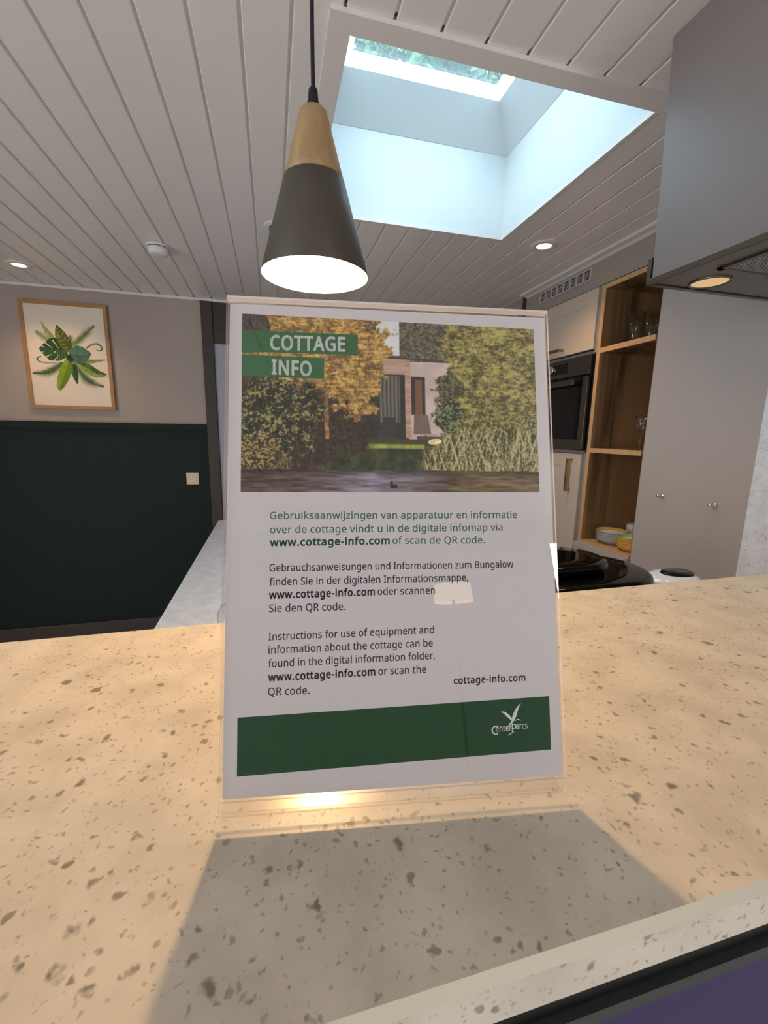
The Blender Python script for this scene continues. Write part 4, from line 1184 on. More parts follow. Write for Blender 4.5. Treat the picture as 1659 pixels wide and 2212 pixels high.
# ---- the printed photograph: cottage by a pond between autumn trees
def paint_photo(nx, ny):
    rng = np.random.default_rng(7)
    uu0, vv_ = np.meshgrid((np.arange(nx) + 0.5) / nx, (np.arange(ny) + 0.5) / ny)

    uu = uu0

    def noise(sx, sy, oct=4, seed=0, shear=0.0):
        uu = (uu0 + shear * vv_) % 1.0
        g = np.random.default_rng(seed)
        out = np.zeros((ny, nx)); amp = 1.0; tot = 0
        for o_ in range(oct):
            gx, gy = int(sx * 2 ** o_) + 2, int(sy * 2 ** o_) + 2
            lat = g.random((gy + 1, gx + 1))
            x = uu * (gx - 1); y = vv_ * (gy - 1)
            xi = x.astype(int); yi = y.astype(int); fx = x - xi; fy = y - yi
            fx = fx * fx * (3 - 2 * fx); fy = fy * fy * (3 - 2 * fy)
            out += amp * ((lat[yi, xi] * (1 - fx) + lat[yi, xi + 1] * fx) * (1 - fy) + (lat[yi + 1, xi] * (1 - fx) + lat[yi + 1, xi + 1] * fx) * fy)
            tot += amp; amp *= 0.6
        return out / tot

    img = np.zeros((ny, nx, 3))
    def C3(c): return np.array(c, float)
    def mixin(mask, col):
        m_ = np.clip(mask, 0, 1)[..., None]
        img[:] = img * (1 - m_) + (col if isinstance(col, np.ndarray) and col.ndim == 3 else C3(col)) * m_
    def tex(dark, light, n_, con=1.6):
        t = np.clip((n_ - 0.5) * con * 2 + 0.5, 0, 1)[..., None]
        return C3(dark) * (1 - t) + C3(light) * t
    def box(u0, u1, v0, v1, s=0.002):
        return np.clip((uu - u0) / s + .5, 0, 1) * np.clip((u1 - uu) / s + .5, 0, 1) * np.clip((vv_ - v0) / s + .5, 0, 1) * np.clip((v1 - vv_) / s + .5, 0, 1)
    def blob(cx, cy, rx, ry, seed, edge=0.35, soft=0.14):
        d_ = np.sqrt(((uu - cx) / rx) ** 2 + ((vv_ - cy) / ry) ** 2)
        return np.clip((1 - d_ + (noise(26, 16, 4, seed) - 0.5) * edge * 4) / soft, 0, 1)

    n1, n2, n3, n4 = noise(40, 24, 4, 1), noise(70, 40, 3, 2), noise(14, 9, 4, 3), noise(120, 70, 2, 4)
    n5 = noise(210, 120, 1, 6)
    leaf = 0.24 * n2 + 0.36 * n4 + 0.40 * n5
    drift = 0.5 * noise(44, 90, 3, 7, 0.5) + 0.5 * noise(60, 120, 2, 8, -0.3)
    # ground tone: dim backdrop of trees
    img[:] = tex((52, 44, 36), (98, 84, 62), n1)
    # sky notch, far dark tree, house walls
    mixin(box(.44, .525, -.02, .205), tex((196, 196, 190), (208, 208, 202), n3))
    mixin(box(.52, .70, -.02, .24), tex((62, 56, 48), (116, 106, 84), leaf, 2.0))
    mixin(box(.55, .735, .235, .70), tex((178, 158, 152), (196, 176, 170), n3))
    roof = .205 + (uu - .44) * .06
    mixin(np.clip((vv_ - roof) / .004, 0, 1) * np.clip((roof + .016 - vv_) / .004, 0, 1) * box(.44, .70, 0, 1), (66, 54, 48))
    mixin(box(.435, .556, .225, .315), tex((164, 132, 116), (186, 154, 136), noise(6, 60, 2, 9)))
    mixin(box(.537, .557, .225, .685), tex((158, 124, 102), (182, 146, 122), noise(10, 80, 2, 10)))
    mixin(box(.28, .537, .315, .70), tex((34, 32, 30), (58, 54, 48), n1))
    cur = 0.5 + 0.5 * np.sin(uu * 2 * np.pi / .013 + 3 * noise(5, 3, 2, 11))
    mixin(box(.452, .520, .325, .60) * .85, C3((64, 60, 54)) + (cur * 62)[..., None] * C3((1, .95, .86)))
    mixin(box(.520, .534, .315, .69), (38, 40, 36))
    mixin(box(.558, .606, .325, .55), (46, 44, 40))
    mixin(box(.572, .596, .345, .55), (112, 76, 54))
    # garden chairs and table, terrace
    mixin(box(.405, .448, .565, .70), (44, 40, 40)); mixin(box(.462, .505, .57, .70), (52, 46, 44))
    ch = np.clip((uu - (.565 - (vv_ - .55) * .02)) / .003, 0, 1) * np.clip((.615 + (vv_ - .55) * .1 - uu) / .003, 0, 1) * box(0, 1, .55, .665)
    mixin(ch, (108, 88, 82)); mixin(box(.585, .64, .662, .674), (160, 146, 138)); mixin(box(.60, .61, .67, .70), (70, 60, 56)); mixin(box(.575, .70, .675, .72), (78, 68, 58))
    # lawn and dark bank
    mixin(box(.27, .64, .695, .735, .008), (58, 60, 34))
    mixin(box(.325, .60, .725, .752, .008), tex((112, 116, 46), (158, 156, 74), noise(30, 6, 3, 12)))
    mixin(box(.27, .66, .752, .885, .01), tex((36, 42, 24), (66, 70, 40), n1))
    # left golden tree canopy and its dark underside
    mixin(blob(.19, .50, .28, .40, 20, .2) * box(-.1, .44, .40, .90, .02), tex((34, 26, 18), (66, 52, 34), leaf, 1.6))
    gold = np.clip((blob(.24, .16, .25, .30, 21, .22) + blob(.36, .34, .11, .24, 22, .3) + blob(.43, .16, .055, .12, 24, .4)), 0, 1)
    mixin(gold, tex((96, 72, 38), (204, 160, 88), 0.35 * leaf + 0.30 * n1 + 0.35 * drift, 2.3))
    mixin(blob(.02, .05, .07, .12, 23, .3), tex((44, 36, 30), (84, 72, 58), leaf))
    # trunk
    tx = .272 + .012 * (vv_ - .45)
    mixin(np.clip((.008 - np.abs(uu - tx) + (n1 - .5) * .006) / .003, 0, 1) * box(0, 1, .44, .70), tex((116, 72, 48), (178, 128, 92), n4, 1.5))
    # left bush over the water
    mixin(blob(.10, .60, .155, .265, 25, .25), tex((28, 26, 14), (140, 132, 80), leaf * 0.75 + n1 * 0.25 - 0.04, 3.0))
    mixin(blob(.03, .80, .10, .13, 26, .3), tex((44, 36, 18), (150, 128, 76), leaf, 2.6))
    # right golden green tree
    rt = np.clip(blob(.86, .22, .21, .36, 30, .22) + blob(.96, .40, .16, .36, 31, .25) + blob(.765, .30, .06, .16, 32, .35) + blob(.80, .50, .12, .16, 36, .3), 0, 1)
    mixin(rt, tex((72, 66, 36), (168, 154, 88), 0.30 * leaf + 0.35 * n1 + 0.35 * drift, 2.6))
    mixin(blob(.685, .40, .045, .10, 33, .5) * .9, tex((44, 44, 30), (104, 96, 62), leaf, 2.0))
    mixin(blob(.70, .585, .065, .115, 34, .4), tex((34, 42, 26), (118, 124, 84), leaf, 2.6))
    mixin(blob(.84, .60, .13, .10, 35, .3), tex((70, 68, 34), (148, 138, 82), leaf, 2.4))
    # reeds
    st = np.maximum(np.maximum(noise(170, 7, 2, 40, 0.05), noise(150, 6, 2, 42, -0.16)), noise(160, 6, 2, 43, 0.22)) * 0.9 - 0.06
    reed = np.clip((vv_ - (.74 - .12 * np.clip((uu - .60) / .12, 0, 1) + (noise(60, 2, 2, 41) - .5) * .10)) / .02, 0, 1) * np.clip((uu - .585) / .02, 0, 1) * np.clip((.885 - vv_) / .01, 0, 1)
    mixin(reed, tex((60, 56, 32), (172, 160, 112), 0.75 * st + 0.25 * n5, 2.0))
    # water
    wv = noise(16, 90, 3, 50)
    wat = np.clip((vv_ - .872 + (n1 - .5) * .01) / .006, 0, 1)
    base = C3((74, 56, 46)) * np.ones_like(img)
    t = np.clip(1 - np.abs(uu - .43) / .30, 0, 1)[..., None]
    base = base * (1 - t) + C3((126, 118, 130)) * t
    t = np.clip((uu - .64) / .08, 0, 1)[..., None]
    base = base * (1 - t) + C3((104, 86, 58)) * t
    base = base + ((wv - .5) * 95)[..., None]
    base = base * (1 - np.clip((.92 - vv_) / .04, 0, 1)[..., None] * .35)
    mixin(wat, base)
    # coot on the water
    dk = np.clip((1 - np.sqrt(((uu - .494) / .014) ** 2 + ((vv_ - .968) / .014) ** 2)) / .15, 0, 1)
    dk = np.maximum(dk, np.clip((1 - np.sqrt(((uu - .487) / .0055) ** 2 + ((vv_ - .948) / .013) ** 2)) / .2, 0, 1))
    mixin(dk, (40, 30, 26))
    img[:] = np.clip(img, 0, 255)
    # the ink as it is: brighter than it looks under the dim room light
    a = img / 255.0
    l_ = np.where(a <= 0.04045, a / 12.92, ((a + 0.055) / 1.055) ** 2.4)
    return np.clip(l_ * INK_GAIN, 0, 0.85)


INK_GAIN = 1.5
PNX, PNY = 430, 250
P4 = [(9.4, 304.6), (206.0, 302.6), (205.9, 188.6), (9.8, 188.6)]       # corners of the print: TL TR BR BL
col = paint_photo(PNX, PNY)
iu = np.arange(PNX + 1) / PNX; iv = np.arange(PNY + 1) / PNY
U, V = np.meshgrid(iu, iv)
px = (P4[0][0] * (1 - U) + P4[1][0] * U) * (1 - V) + (P4[3][0] * (1 - U) + P4[2][0] * U) * V
pz = (P4[0][1] * (1 - U) + P4[1][1] * U) * (1 - V) + (P4[3][1] * (1 - U) + P4[2][1] * U) * V
verts = np.stack([px * K, np.full_like(px, -L1), pz * K], -1).reshape(-1, 3)
ii = (np.arange(PNY)[:, None] * (PNX + 1) + np.arange(PNX)[None, :]).reshape(-1)
quads = np.stack([ii, ii + PNX + 1, ii + PNX + 2, ii + 1], -1)
me = bpy.data.meshes.new('photo_print')
me.vertices.add(len(verts)); me.vertices.foreach_set('co', verts.astype(np.float32).ravel())
me.loops.add(quads.size); me.loops.foreach_set('vertex_index', quads.astype(np.int32).ravel())
me.polygons.add(len(quads)); me.polygons.foreach_set('loop_start', (np.arange(len(quads)) * 4).astype(np.int32))
me.polygons.foreach_set('loop_total', np.full(len(quads), 4, np.int32))
me.update(calc_edges=True)
at = me.color_attributes.new('ink', 'FLOAT_COLOR', 'CORNER')
cc = np.ones((len(quads), 4, 4), np.float32); cc[:, :, :3] = col.reshape(-1, 1, 3)
at.data.foreach_set('color', cc.ravel())
me.materials.append(MT['ink_print'])
ph = bpy.data.objects.new('photo_print', me); COL.objects.link(ph); ph.parent = sheet
ph['label'] = 'printed photograph of a cottage by a pond'

# ---- lettering from outlines (one em = 1000 units)
GLYPHS = {}
for ln in GLYPH_DATA.strip('\n').split('\n'):
    ch, rest = ln[0], ln[1:].split('|')
    GLYPHS[ch] = (int(rest[0]), [[tuple(int(q) for q in p.split(',')) for p in c_.split(' ')] for c_ in rest[1:] if c_])


GCACHE = {}


def glyph_mesh(ch, bold):
    """Filled outline of one character as (points, faces), in font units."""
    if (ch, bold) not in GCACHE:
        adv, cs = GLYPHS[ch]
        cu = bpy.data.curves.new('tmp', 'CURVE'); cu.dimensions = '2D'; cu.fill_mode = 'BOTH'
        for c_ in cs:
            sp_ = cu.splines.new('POLY'); sp_.points.add(len(c_) - 1); sp_.use_cyclic_u = True
            for p, q in zip(sp_.points, c_):
                p.co = (q[0] / 573.0, q[1] / 573.0, 0, 1)
        o = bpy.data.objects.new('tmp', cu); COL.objects.link(o)
        bpy.context.view_layer.update()
        me_ = bpy.data.meshes.new_from_object(o.evaluated_get(bpy.context.evaluated_depsgraph_get()))
        vs_ = [(v.co.x, v.co.y) for v in me_.vertices]; fs_ = [tuple(p.vertices) for p in me_.polygons]
        bpy.data.objects.remove(o); bpy.data.curves.remove(cu); bpy.data.meshes.remove(me_)
        w = bold / 573.0
        for c_ in cs:                       # weight: a thin band along every outline, rounded at its corners
            n = len(c_)
            for i in range(n if bold else 0):
                a = Vector(c_[i]) / 573.0; b_ = Vector(c_[(i + 1) % n]) / 573.0
                e = (b_ - a).normalized() * w; nn = Vector((-e.y, e.x))
                k = len(vs_)
                vs_ += [tuple(a + nn), tuple(b_ + nn), tuple(b_ - nn), tuple(a - nn)]; fs_.append((k, k + 1, k + 2, k + 3))
                k = len(vs_)
                vs_ += [(a.x + w * math.cos(t), a.y + w * math.sin(t)) for t in [2 * math.pi * q / 8 for q in range(8)]]
                fs_.append(tuple(range(k, k + 8)))
        GCACHE[(ch, bold)] = (vs_, fs_)
    return GCACHE[(ch, bold)]


def lettering(name, runs, mats, lift, parent, label=None):
    """runs: (text, left mm, right mm, baseline left mm, baseline right mm, cap height mm, bold units, material index) -> one flat mesh."""
    allm = MB()
    for (s, xl, xr, yl, yr, cap, bold, mi) in runs:
        pen = 0.0; parts = []; x0 = 1e9; x1 = -1e9
        for ch in s:
            adv, cs = GLYPHS[ch]
            if cs:
                vs_, fs_ = glyph_mesh(ch, bold)
                vs_ = [(x + pen, y) for x, y in vs_]
                x0 = min(x0, min(p[0] for p in vs_)); x1 = max(x1, max(p[0] for p in vs_))
                parts.append((vs_, fs_))
            pen += (adv + bold * 1.5) / 573.0
        for vs_, fs_ in parts:
            out = []
            for x, y in vs_:
                t = (x - x0) / (x1 - x0)
                out.append(((xl + t * (xr - xl)) * K, -lift, (y * cap + yl + t * (yr - yl)) * K))
            allm.add(out, fs_, mi)
    o = local(allm, name, mats, parent)
    if label: o['label'] = label
    return o


def banner(poly, text_run, label):
    b_ = local(flat(poly, L2), 'title_banner', MT['banner_green'], sheet)
    b_['label'] = label
    lettering('lettering', [text_run], MT['text_white'], L3, b_)


banner([(9.2, 279.3), (83.6, 279.6), (83.9, 293.4), (9.2, 293.8)], ('COTTAGE', 27.2, 75.7, 281.4, 282.0, 9.3, 26, 0), 'upper green banner reading COTTAGE')
banner([(9.4, 263.3), (61.7, 262.8), (61.9, 277.0), (9.4, 277.3)], ('INFO', 28.2, 53.7, 265.1, 264.7, 9.3, 26, 0), 'lower green banner reading INFO')

cp_, bo = 4.5, 30
lettering('dutch_text', [
    ('Gebruiksaanwijzingen van apparatuur en informatie', 27.9, 189.6, 171.5, 171.3, cp_, 9, 0),
    ('over de cottage vindt u in de digitale infomap via', 28.0, 179.3, 162.6, 163.0, cp_, 9, 0),
    ('www.cottage-info.com', 28.0, 103.6, 154.5, 155.0, cp_, bo, 1),
    ('of scan de QR code.', 105.4, 166.9, 155.0, 154.7, cp_, 9, 0)], [MT['text_green'], MT['text_green_bold']], L1, sheet, 'green Dutch paragraph')
lettering('german_text', [
    ('Gebrauchsanweisungen und Informationen zum Bungalow', 27.9, 185.9, 138.8, 138.5, cp_, 9, 0),
    ('finden Sie in der digitalen Informationsmappe,', 27.9, 154.9, 130.1, 130.4, cp_, 9, 0),
    ('www.cottage-info.com', 27.7, 93.7, 122.0, 122.6, cp_, bo, 0),
    ('oder scannen', 95.4, 132.7, 122.6, 122.5, cp_, 9, 0),
    ('Sie den QR code.', 27.8, 75.0, 113.8, 113.8, cp_, 9, 0)], [MT['text_dark']], L1, sheet, 'charcoal German paragraph')
lettering('english_text', [
    ('Instructions for use of equipment and', 27.7, 131.6, 96.6, 97.6, cp_, 9, 0),
    ('information about the cottage can be', 27.7, 130.6, 88.6, 89.3, cp_, 9, 0),
    ('found in the digital information folder,', 27.6, 131.8, 80.4, 81.4, cp_, 9, 0),
    ('www.cottage-info.com', 27.6, 93.5, 72.1, 72.8, cp_, bo, 0),
    ('or scan the', 95.3, 126.0, 72.9, 73.0, cp_, 9, 0),
    ('QR code.', 27.6, 52.7, 63.6, 63.4, cp_, 9, 0)], [MT['text_dark']], L1, sheet, 'charcoal English paragraph')
lettering('web_caption', [('cottage-info.com', 143.7, 191.5, 65.2, 65.2, 4.2, 22, 0)], MT['text_dark'], L1, sheet, 'bold web address caption')

fb = local(flat([(9.8, 17.2), (207.1, 21.0), (207.2, 54.6), (9.7, 51.4)], L1), 'footer_band', MT['footer_green'], sheet)
fb['label'] = 'dark green footer band'


# the white bird emblem with its wordmark
def swoosh(pts, widths):
    """Tapered brush stroke through points."""
    P_ = [Vector(p) for p in pts]; n = len(P_)
    dense = []
    for i in range(n - 1):
        p0, p1, p2, p3 = P_[max(i - 1, 0)], P_[i], P_[i + 1], P_[min(i + 2, n - 1)]
        for k in range(6):
            t = k / 6
            q = 0.5 * ((2 * p1) + (p2 - p0) * t + (2 * p0 - 5 * p1 + 4 * p2 - p3) * t * t + (3 * p1 - p0 - 3 * p2 + p3) * t ** 3)
            w = widths[i] * (1 - t) + widths[i + 1] * t
            dense.append((q, w))
    dense.append((P_[-1], widths[-1]))
    l_, r_ = [], []
    for i, (q, w) in enumerate(dense):
        a, b = dense[max(i - 1, 0)][0], dense[min(i + 1, len(dense) - 1)][0]
        d_ = (b - a).normalized(); nn = Vector((-d_.y, d_.x)) * w / 2
        l_.append(tuple(q + nn)); r_.append(tuple(q - nn))
    return l_ + r_[::-1]


lg = MB()


def stroke(pts, widths):
    po = swoosh(pts, widths); n = len(po) // 2
    l_, r_ = po[:n], po[n:][::-1]
    lg.add([(x * K, -L2, y * K) for x, y in l_ + r_], [(i, i + 1, n + i + 1, n + i) for i in range(n - 1)])


stroke([(174.2, 46.3), (176.6, 45.7), (179.2, 43.4), (181.8, 40.9)], [0.25, 1.3, 1.9, 1.1])
stroke([(187.8, 51.0), (186.0, 49.0), (184.3, 46.0), (182.9, 42.6), (181.3, 39.6), (179.0, 37.3), (177.6, 36.6)], [0.15, 1.0, 2.1, 2.3, 1.4, 0.5, 0.15])
stroke([(183.2, 40.1), (184.8, 41.0), (186.2, 40.9), (187.4, 40.0)], [0.1, 0.55, 0.55, 0.1])
stroke([(178.4, 31.4), (180.6, 32.6), (183.0, 33.5)], [0.15, 0.6, 0.15])
lg_o = local(lg, 'emblem', MT['text_white'], fb)
lg_o['label'] = 'white bird emblem'
lettering('wordmark', [('C', 167.7, 172.4, 32.6, 32.6, 5.2, 6, 0), ('enter', 170.5, 181.0, 34.2, 34.3, 4.0, 6, 0), ('P', 181.2, 184.2, 33.4, 33.5, 5.0, 6, 0), ('arcs', 183.9, 191.8, 35.0, 35.2, 4.0, 6, 0)],
          MT['text_white'], L2, fb, 'white wordmark')

# ------------------------------------------------------------------ pendant lamp
LX, LY = 0.0765, 0.752
RIM, JN, TOP = 0.4670, 0.6030, 0.7020
pd = thing('pendant_lamp', (LX, LY, RIM), 'lit cone pendant lamp, pale wood over dark metal, on a black cord', 'lamp')
rB, rJ, rT = 0.0845, 0.0465, 0.0205
m = MB()
m.lathe([(rB, RIM), (rB + 0.0004, RIM + 0.001), (rJ + 0.0006, JN), (rJ - 0.001, JN + 0.0008)], LX, LY, 72, 0, True, False)
shd = m.build('shade', MT['lamp_black'], pd)
m = MB()
m.lathe([(rB, RIM), (rB - 0.0015, RIM + 0.0004), (rJ - 0.0015, JN - 0.002), (0.018, JN - 0.001), (0.0175, JN - 0.02)], LX, LY, 72, 0, True, False)
m.build('shade_lining', MT['lamp_white'], shd)
m = MB()
pr = [(rJ, JN + 0.0006)]
for k in range(1, 9):
    t = k / 8
    pr.append((rJ + (rT + 0.002 - rJ) * t, JN + (TOP - 0.012 - JN) * t))
pr += [(rT + 0.0005, TOP - 0.006), (rT - 0.003, TOP - 0.0022), (rT - 0.008, TOP - 0.0004), (0.008, TOP)]
m.lathe(pr, LX, LY, 56, 0, True, True)
m.build('wood_cap', MT['lamp_wood'], pd)
cg = MB().lathe([(0.0095, TOP - 0.001), (0.0095, TOP + 0.007), (0.0080, TOP + 0.009), (0.0068, TOP + 0.024), (0.0048, TOP + 0.027), (0.003, TOP + 0.028)], LX, LY, 28, 0, True, True).build('cord_grip', MT['cord'], pd)
cpts = [(LX, LY, TOP + 0.026)]
for k in range(1, 13):
    t = k / 12
    cpts.append((LX - 0.0006 * math.sin(t * 5.5) + 0.001 * t, LY + 0.001 * math.sin(t * 4), TOP + 0.026 + (CZ - 0.022 - TOP - 0.026) * t))
MB().tube(cpts, 0.0031, 10).build('cord', MT['cord'], pd)
MB().lathe([(0.048, CZ - 0.001), (0.048, CZ - 0.018), (0.044, CZ - 0.022), (0.004, CZ - 0.023)], LX + 0.001, LY, 40, 0, True, True).build('ceiling_rose', MT['black'], pd)
hs = MB().lathe([(0.016, JN - 0.001), (0.016, JN - 0.036), (0.014, JN - 0.040)], LX, LY, 28, 0, True, True).build('lamp_holder', MT['white_plastic'], pd)
BZ = 0.516
m = MB()
pr = [(0.0125, JN - 0.036), (0.014, JN - 0.048), (0.020, BZ + 0.022)]
for k in range(0, 9):
    a = math.radians(30 - 120 * k / 8)
    pr.append((max(0.0005, 0.0255 * math.cos(a)), BZ + 0.0255 * math.sin(a)))
m.lathe(pr, LX, LY, 32, 0, True, False)
m.build('bulb', MT['bulb'], pd)
pl = bpy.data.lights.new('pendant_light', 'POINT')
pl.energy = PENDANT_W; pl.color = PENDANT_COL; pl.shadow_soft_size = 0.014
plo = bpy.data.objects.new('pendant_light', pl); COL.objects.link(plo); plo.location = (LX, LY, BZ - 0.041)

# ------------------------------------------------------------------ recessed ceiling spots, detector, small spotlight


def ceiling_spot(x, y, label, src=None):
    if src is None:
        t = thing('ceiling_spotlight', (x, y, CZ), label, 'ceiling light', 'recessed ceiling spots')
        MB().lathe([(0.066, CZ - 0.0005), (0.064, CZ - 0.0035), (0.050, CZ - 0.0055), (0.036, CZ - 0.0060), (0.0345, CZ - 0.003)], x, y, 48, 0, True, False).build('trim_ring', MT['white_trim'], t)
        MB().lathe([(0.0345, CZ - 0.003), (0.018, CZ - 0.0035), (0.0005, CZ - 0.0037)], x, y, 40, 0, True, False).build('lens', MT['spot_glow'], t)
    else:
        t = copy_thing(src, (x - src.location.x, y - src.location.y, 0), label)
    spot_light('ceiling_spot_light', (x, y, CZ - 0.012), SPOT_W, WARM, 125, 0.8, 0.03)
    return t


s0 = ceiling_spot(-1.375, 3.115, 'lit recessed ceiling spot above the framed leaf picture, far left')
ceiling_spot(1.326, 2.036, 'lit recessed ceiling spot between the skylight and the kitchen bulkhead', s0)
ceiling_spot(0.28, -1.50, 'lit recessed ceiling spot behind the camera, mirrored in the notice', s0)

sm = thing('smoke_detector', (-0.531, 2.60, CZ), 'round white smoke detector on the ceiling boards, left of the pendant lamp', 'smoke detector')
MB().lathe([(0.056, CZ - 0.0005), (0.056, CZ - 0.008), (0.053, CZ - 0.011)], -0.531, 2.60, 44, 0, True, True).build('base', MT['white_trim'], sm)
MB().lathe([(0.046, CZ - 0.011), (0.049, CZ - 0.018), (0.049, CZ - 0.034), (0.043, CZ - 0.043), (0.030, CZ - 0.047), (0.001, CZ - 0.048)], -0.531, 2.60, 44, 0, True, True).build('cover', MT['white_plastic'], sm)
MB().lathe([(0.0475, CZ - 0.0115), (0.0475, CZ - 0.0165)], -0.531, 2.60, 44, 0, True, False).build('air_gap', MT['black'], sm)

cs = thing('surface_spotlight', (0.055, 2.215, CZ), 'black spotlight on a round white ceiling plate, half hidden behind the pendant shade', 'ceiling light')
MB().lathe([(0.062, CZ - 0.0005), (0.062, CZ - 0.004), (0.058, CZ - 0.006), (0.001, CZ - 0.0062)], 0.055, 2.215, 44, 0, True, True).build('ceiling_plate', MT['white_trim'], cs)
MB().lathe([(0.036, CZ - 0.0063), (0.036, CZ - 0.056), (0.032, CZ - 0.060), (0.028, CZ - 0.052), (0.001, CZ - 0.050)], 0.055, 2.215, 40, 0, True, True).build('housing', MT['black'], cs)

# ------------------------------------------------------------------ framed leaf picture on the far wall
FX0, FX1, FZ0, FZ1 = -1.5645, -1.056, 0.351, 1.040
YF = Y1 - 0.022
pc = thing('framed_picture', ((FX0 + FX1) / 2, Y1, FZ0), 'framed print of tropical green leaves in a light wood frame above the panelling', 'picture')
m = MB()
b = 0.022
m.prism([(FX0, FZ0), (FX1, FZ0), (FX1 - b, FZ0 + b), (FX0 + b, FZ0 + b)], 'y', YF, Y1 - 0.0005)
m.prism([(FX0, FZ1), (FX0 + b, FZ1 - b), (FX1 - b, FZ1 - b), (FX1, FZ1)], 'y', YF, Y1 - 0.0005)
m.prism([(FX0, FZ0), (FX0 + b, FZ0 + b), (FX0 + b, FZ1 - b), (FX0, FZ1)], 'y', YF, Y1 - 0.0005)
m.prism([(FX1, FZ0), (FX1, FZ1), (FX1 - b, FZ1 - b), (FX1 - b, FZ0 + b)], 'y', YF, Y1 - 0.0005)
m.build('frame', MT['frame_wood'], pc)
MT['print_paper'] = paint('warm_white_print_paper', (232, 220, 204), 0.7, spec=0.2)
pr_ = MB().box(FX0 + b, FX1 - b, YF + 0.008, YF + 0.011, FZ0 + b, FZ1 - b).build('print_sheet', MT['print_paper'], pc)
# leaf shapes are drawn in a 1659 x 1723 study grid of the print and mapped to the sheet
src4 = np.array([(187, 183), (1290, 265), (1415, 1580), (345, 1550)], float)
dst4 = np.array([(0, 1), (1, 1), (1, 0), (0, 0)], float)
A_ = []
bvec = []
for (x, y), (u_, v_) in zip(src4, dst4):
    A_.append([x, y, 1, 0, 0, 0, -u_ * x, -u_ * y]); bvec.append(u_)
    A_.append([0, 0, 0, x, y, 1, -v_ * x, -v_ * y]); bvec.append(v_)
Hm = np.append(np.linalg.solve(np.array(A_), np.array(bvec)), 1).reshape(3, 3)
lift = [0]


def on_print(p):
    q = Hm @ np.array([p[0], p[1], 1.0]); u_, v_ = q[0] / q[2], q[1] / q[2]
    return (FX0 + b + u_ * (FX1 - FX0 - 2 * b), YF + 0.0079 - lift[0] * 0.00006, FZ0 + b + v_ * (FZ1 - FZ0 - 2 * b))


leafm = MB()
rnd = random.Random(5)


def L3c(c, k=1.0):
    return tuple(min(0.9, v * k) for v in lin(c))


def blade(pts, widths, c0, c1, veins=0, vein_col=None):
    """Broad leaf along a centre line: two tones either side of the midrib, optional pale veins."""
    lift[0] += 1
    P_ = [Vector(p) for p in pts]; n = len(P_); dn = []
    for i in range(n - 1):
        p0, p1, p2, p3 = P_[max(i - 1, 0)], P_[i], P_[i + 1], P_[min(i + 2, n - 1)]
        for k in range(6):
            t = k / 6
            q = 0.5 * ((2 * p1) + (p2 - p0) * t + (2 * p0 - 5 * p1 + 4 * p2 - p3) * t * t + (3 * p1 - p0 - 3 * p2 + p3) * t ** 3)
            dn.append((q, widths[i] * (1 - t) + widths[i + 1] * t))
    dn.append((P_[-1], widths[-1]))
    N_ = len(dn)
    for i in range(N_ - 1):
        (a, wa), (b_, wb) = dn[i], dn[i + 1]
        d_ = (b_ - a).normalized(); nn = Vector((-d_.y, d_.x))
        for sgn, c_ in ((1, c0), (-1, c1)):
            k = 0.85 + 0.3 * rnd.random()
            leafm.add([on_print(a), on_print(b_), on_print(b_ + nn * sgn * wb), on_print(a + nn * sgn * wa)], [(0, 1, 2, 3)], 0, L3c(c_, k))
    if veins:
        lift[0] += 1
        for j in range(1, veins + 1):
            i = int(N_ * (0.12 + 0.76 * j / (veins + 1)))
            (a, wa) = dn[i]; d_ = (dn[min(i + 1, N_ - 1)][0] - a).normalized(); nn = Vector((-d_.y, d_.x))
            for sgn in (1, -1):
                e = a + nn * sgn * wa * 0.9 + d_ * wa * 0.55
                s_ = a + nn * sgn * wa * 0.12
                w_ = 5
                leafm.add([on_print(s_ - d_ * w_), on_print(e - d_ * w_ * .5), on_print(e + d_ * w_ * .5), on_print(s_ + d_ * w_)], [(0, 1, 2, 3)], 0, L3c(vein_col or (200, 206, 150)))


def frond(pts, length, c_, n=26, w_=5.5, tip=0.3):
    """Feathery frond: a thin rib with fine leaflets either side."""
    lift[0] += 1
    P_ = [Vector(p) for p in pts]; m_ = len(P_)
    def at_(t):
        f = t * (m_ - 1); i = min(int(f), m_ - 2); t = f - i
        p0, p1, p2, p3 = P_[max(i - 1, 0)], P_[i], P_[i + 1], P_[min(i + 2, m_ - 1)]
        return 0.5 * ((2 * p1) + (p2 - p0) * t + (2 * p0 - 5 * p1 + 4 * p2 - p3) * t * t + (3 * p1 - p0 - 3 * p2 + p3) * t ** 3)
    for k in range(n):
        t = (k + 0.5) / n
        a = at_(t); d_ = (at_(min(1, t + .02)) - at_(max(0, t - .02))).normalized(); nn = Vector((-d_.y, d_.x))
        ln_ = length * (math.sin(math.pi * (0.15 + 0.8 * t)) * (1 - tip) + tip * (1 - t))
        for sgn in (1, -1):
            e = a + (nn * sgn * 0.72 + d_ * 0.7) * ln_ * (0.85 + 0.3 * rnd.random())
            leafm.add([on_print(a - d_ * w_), on_print(e), on_print(a + d_ * w_)], [(0, 1, 2)], 0, L3c(c_, 0.8 + 0.4 * rnd.random()))
        b_ = at_(min(1, t + 1 / n))
        leafm.add([on_print(a - nn * 3), on_print(b_ - nn * 3), on_print(b_ + nn * 3), on_print(a + nn * 3)], [(0, 1, 2, 3)], 0, L3c(c_, 0.8))


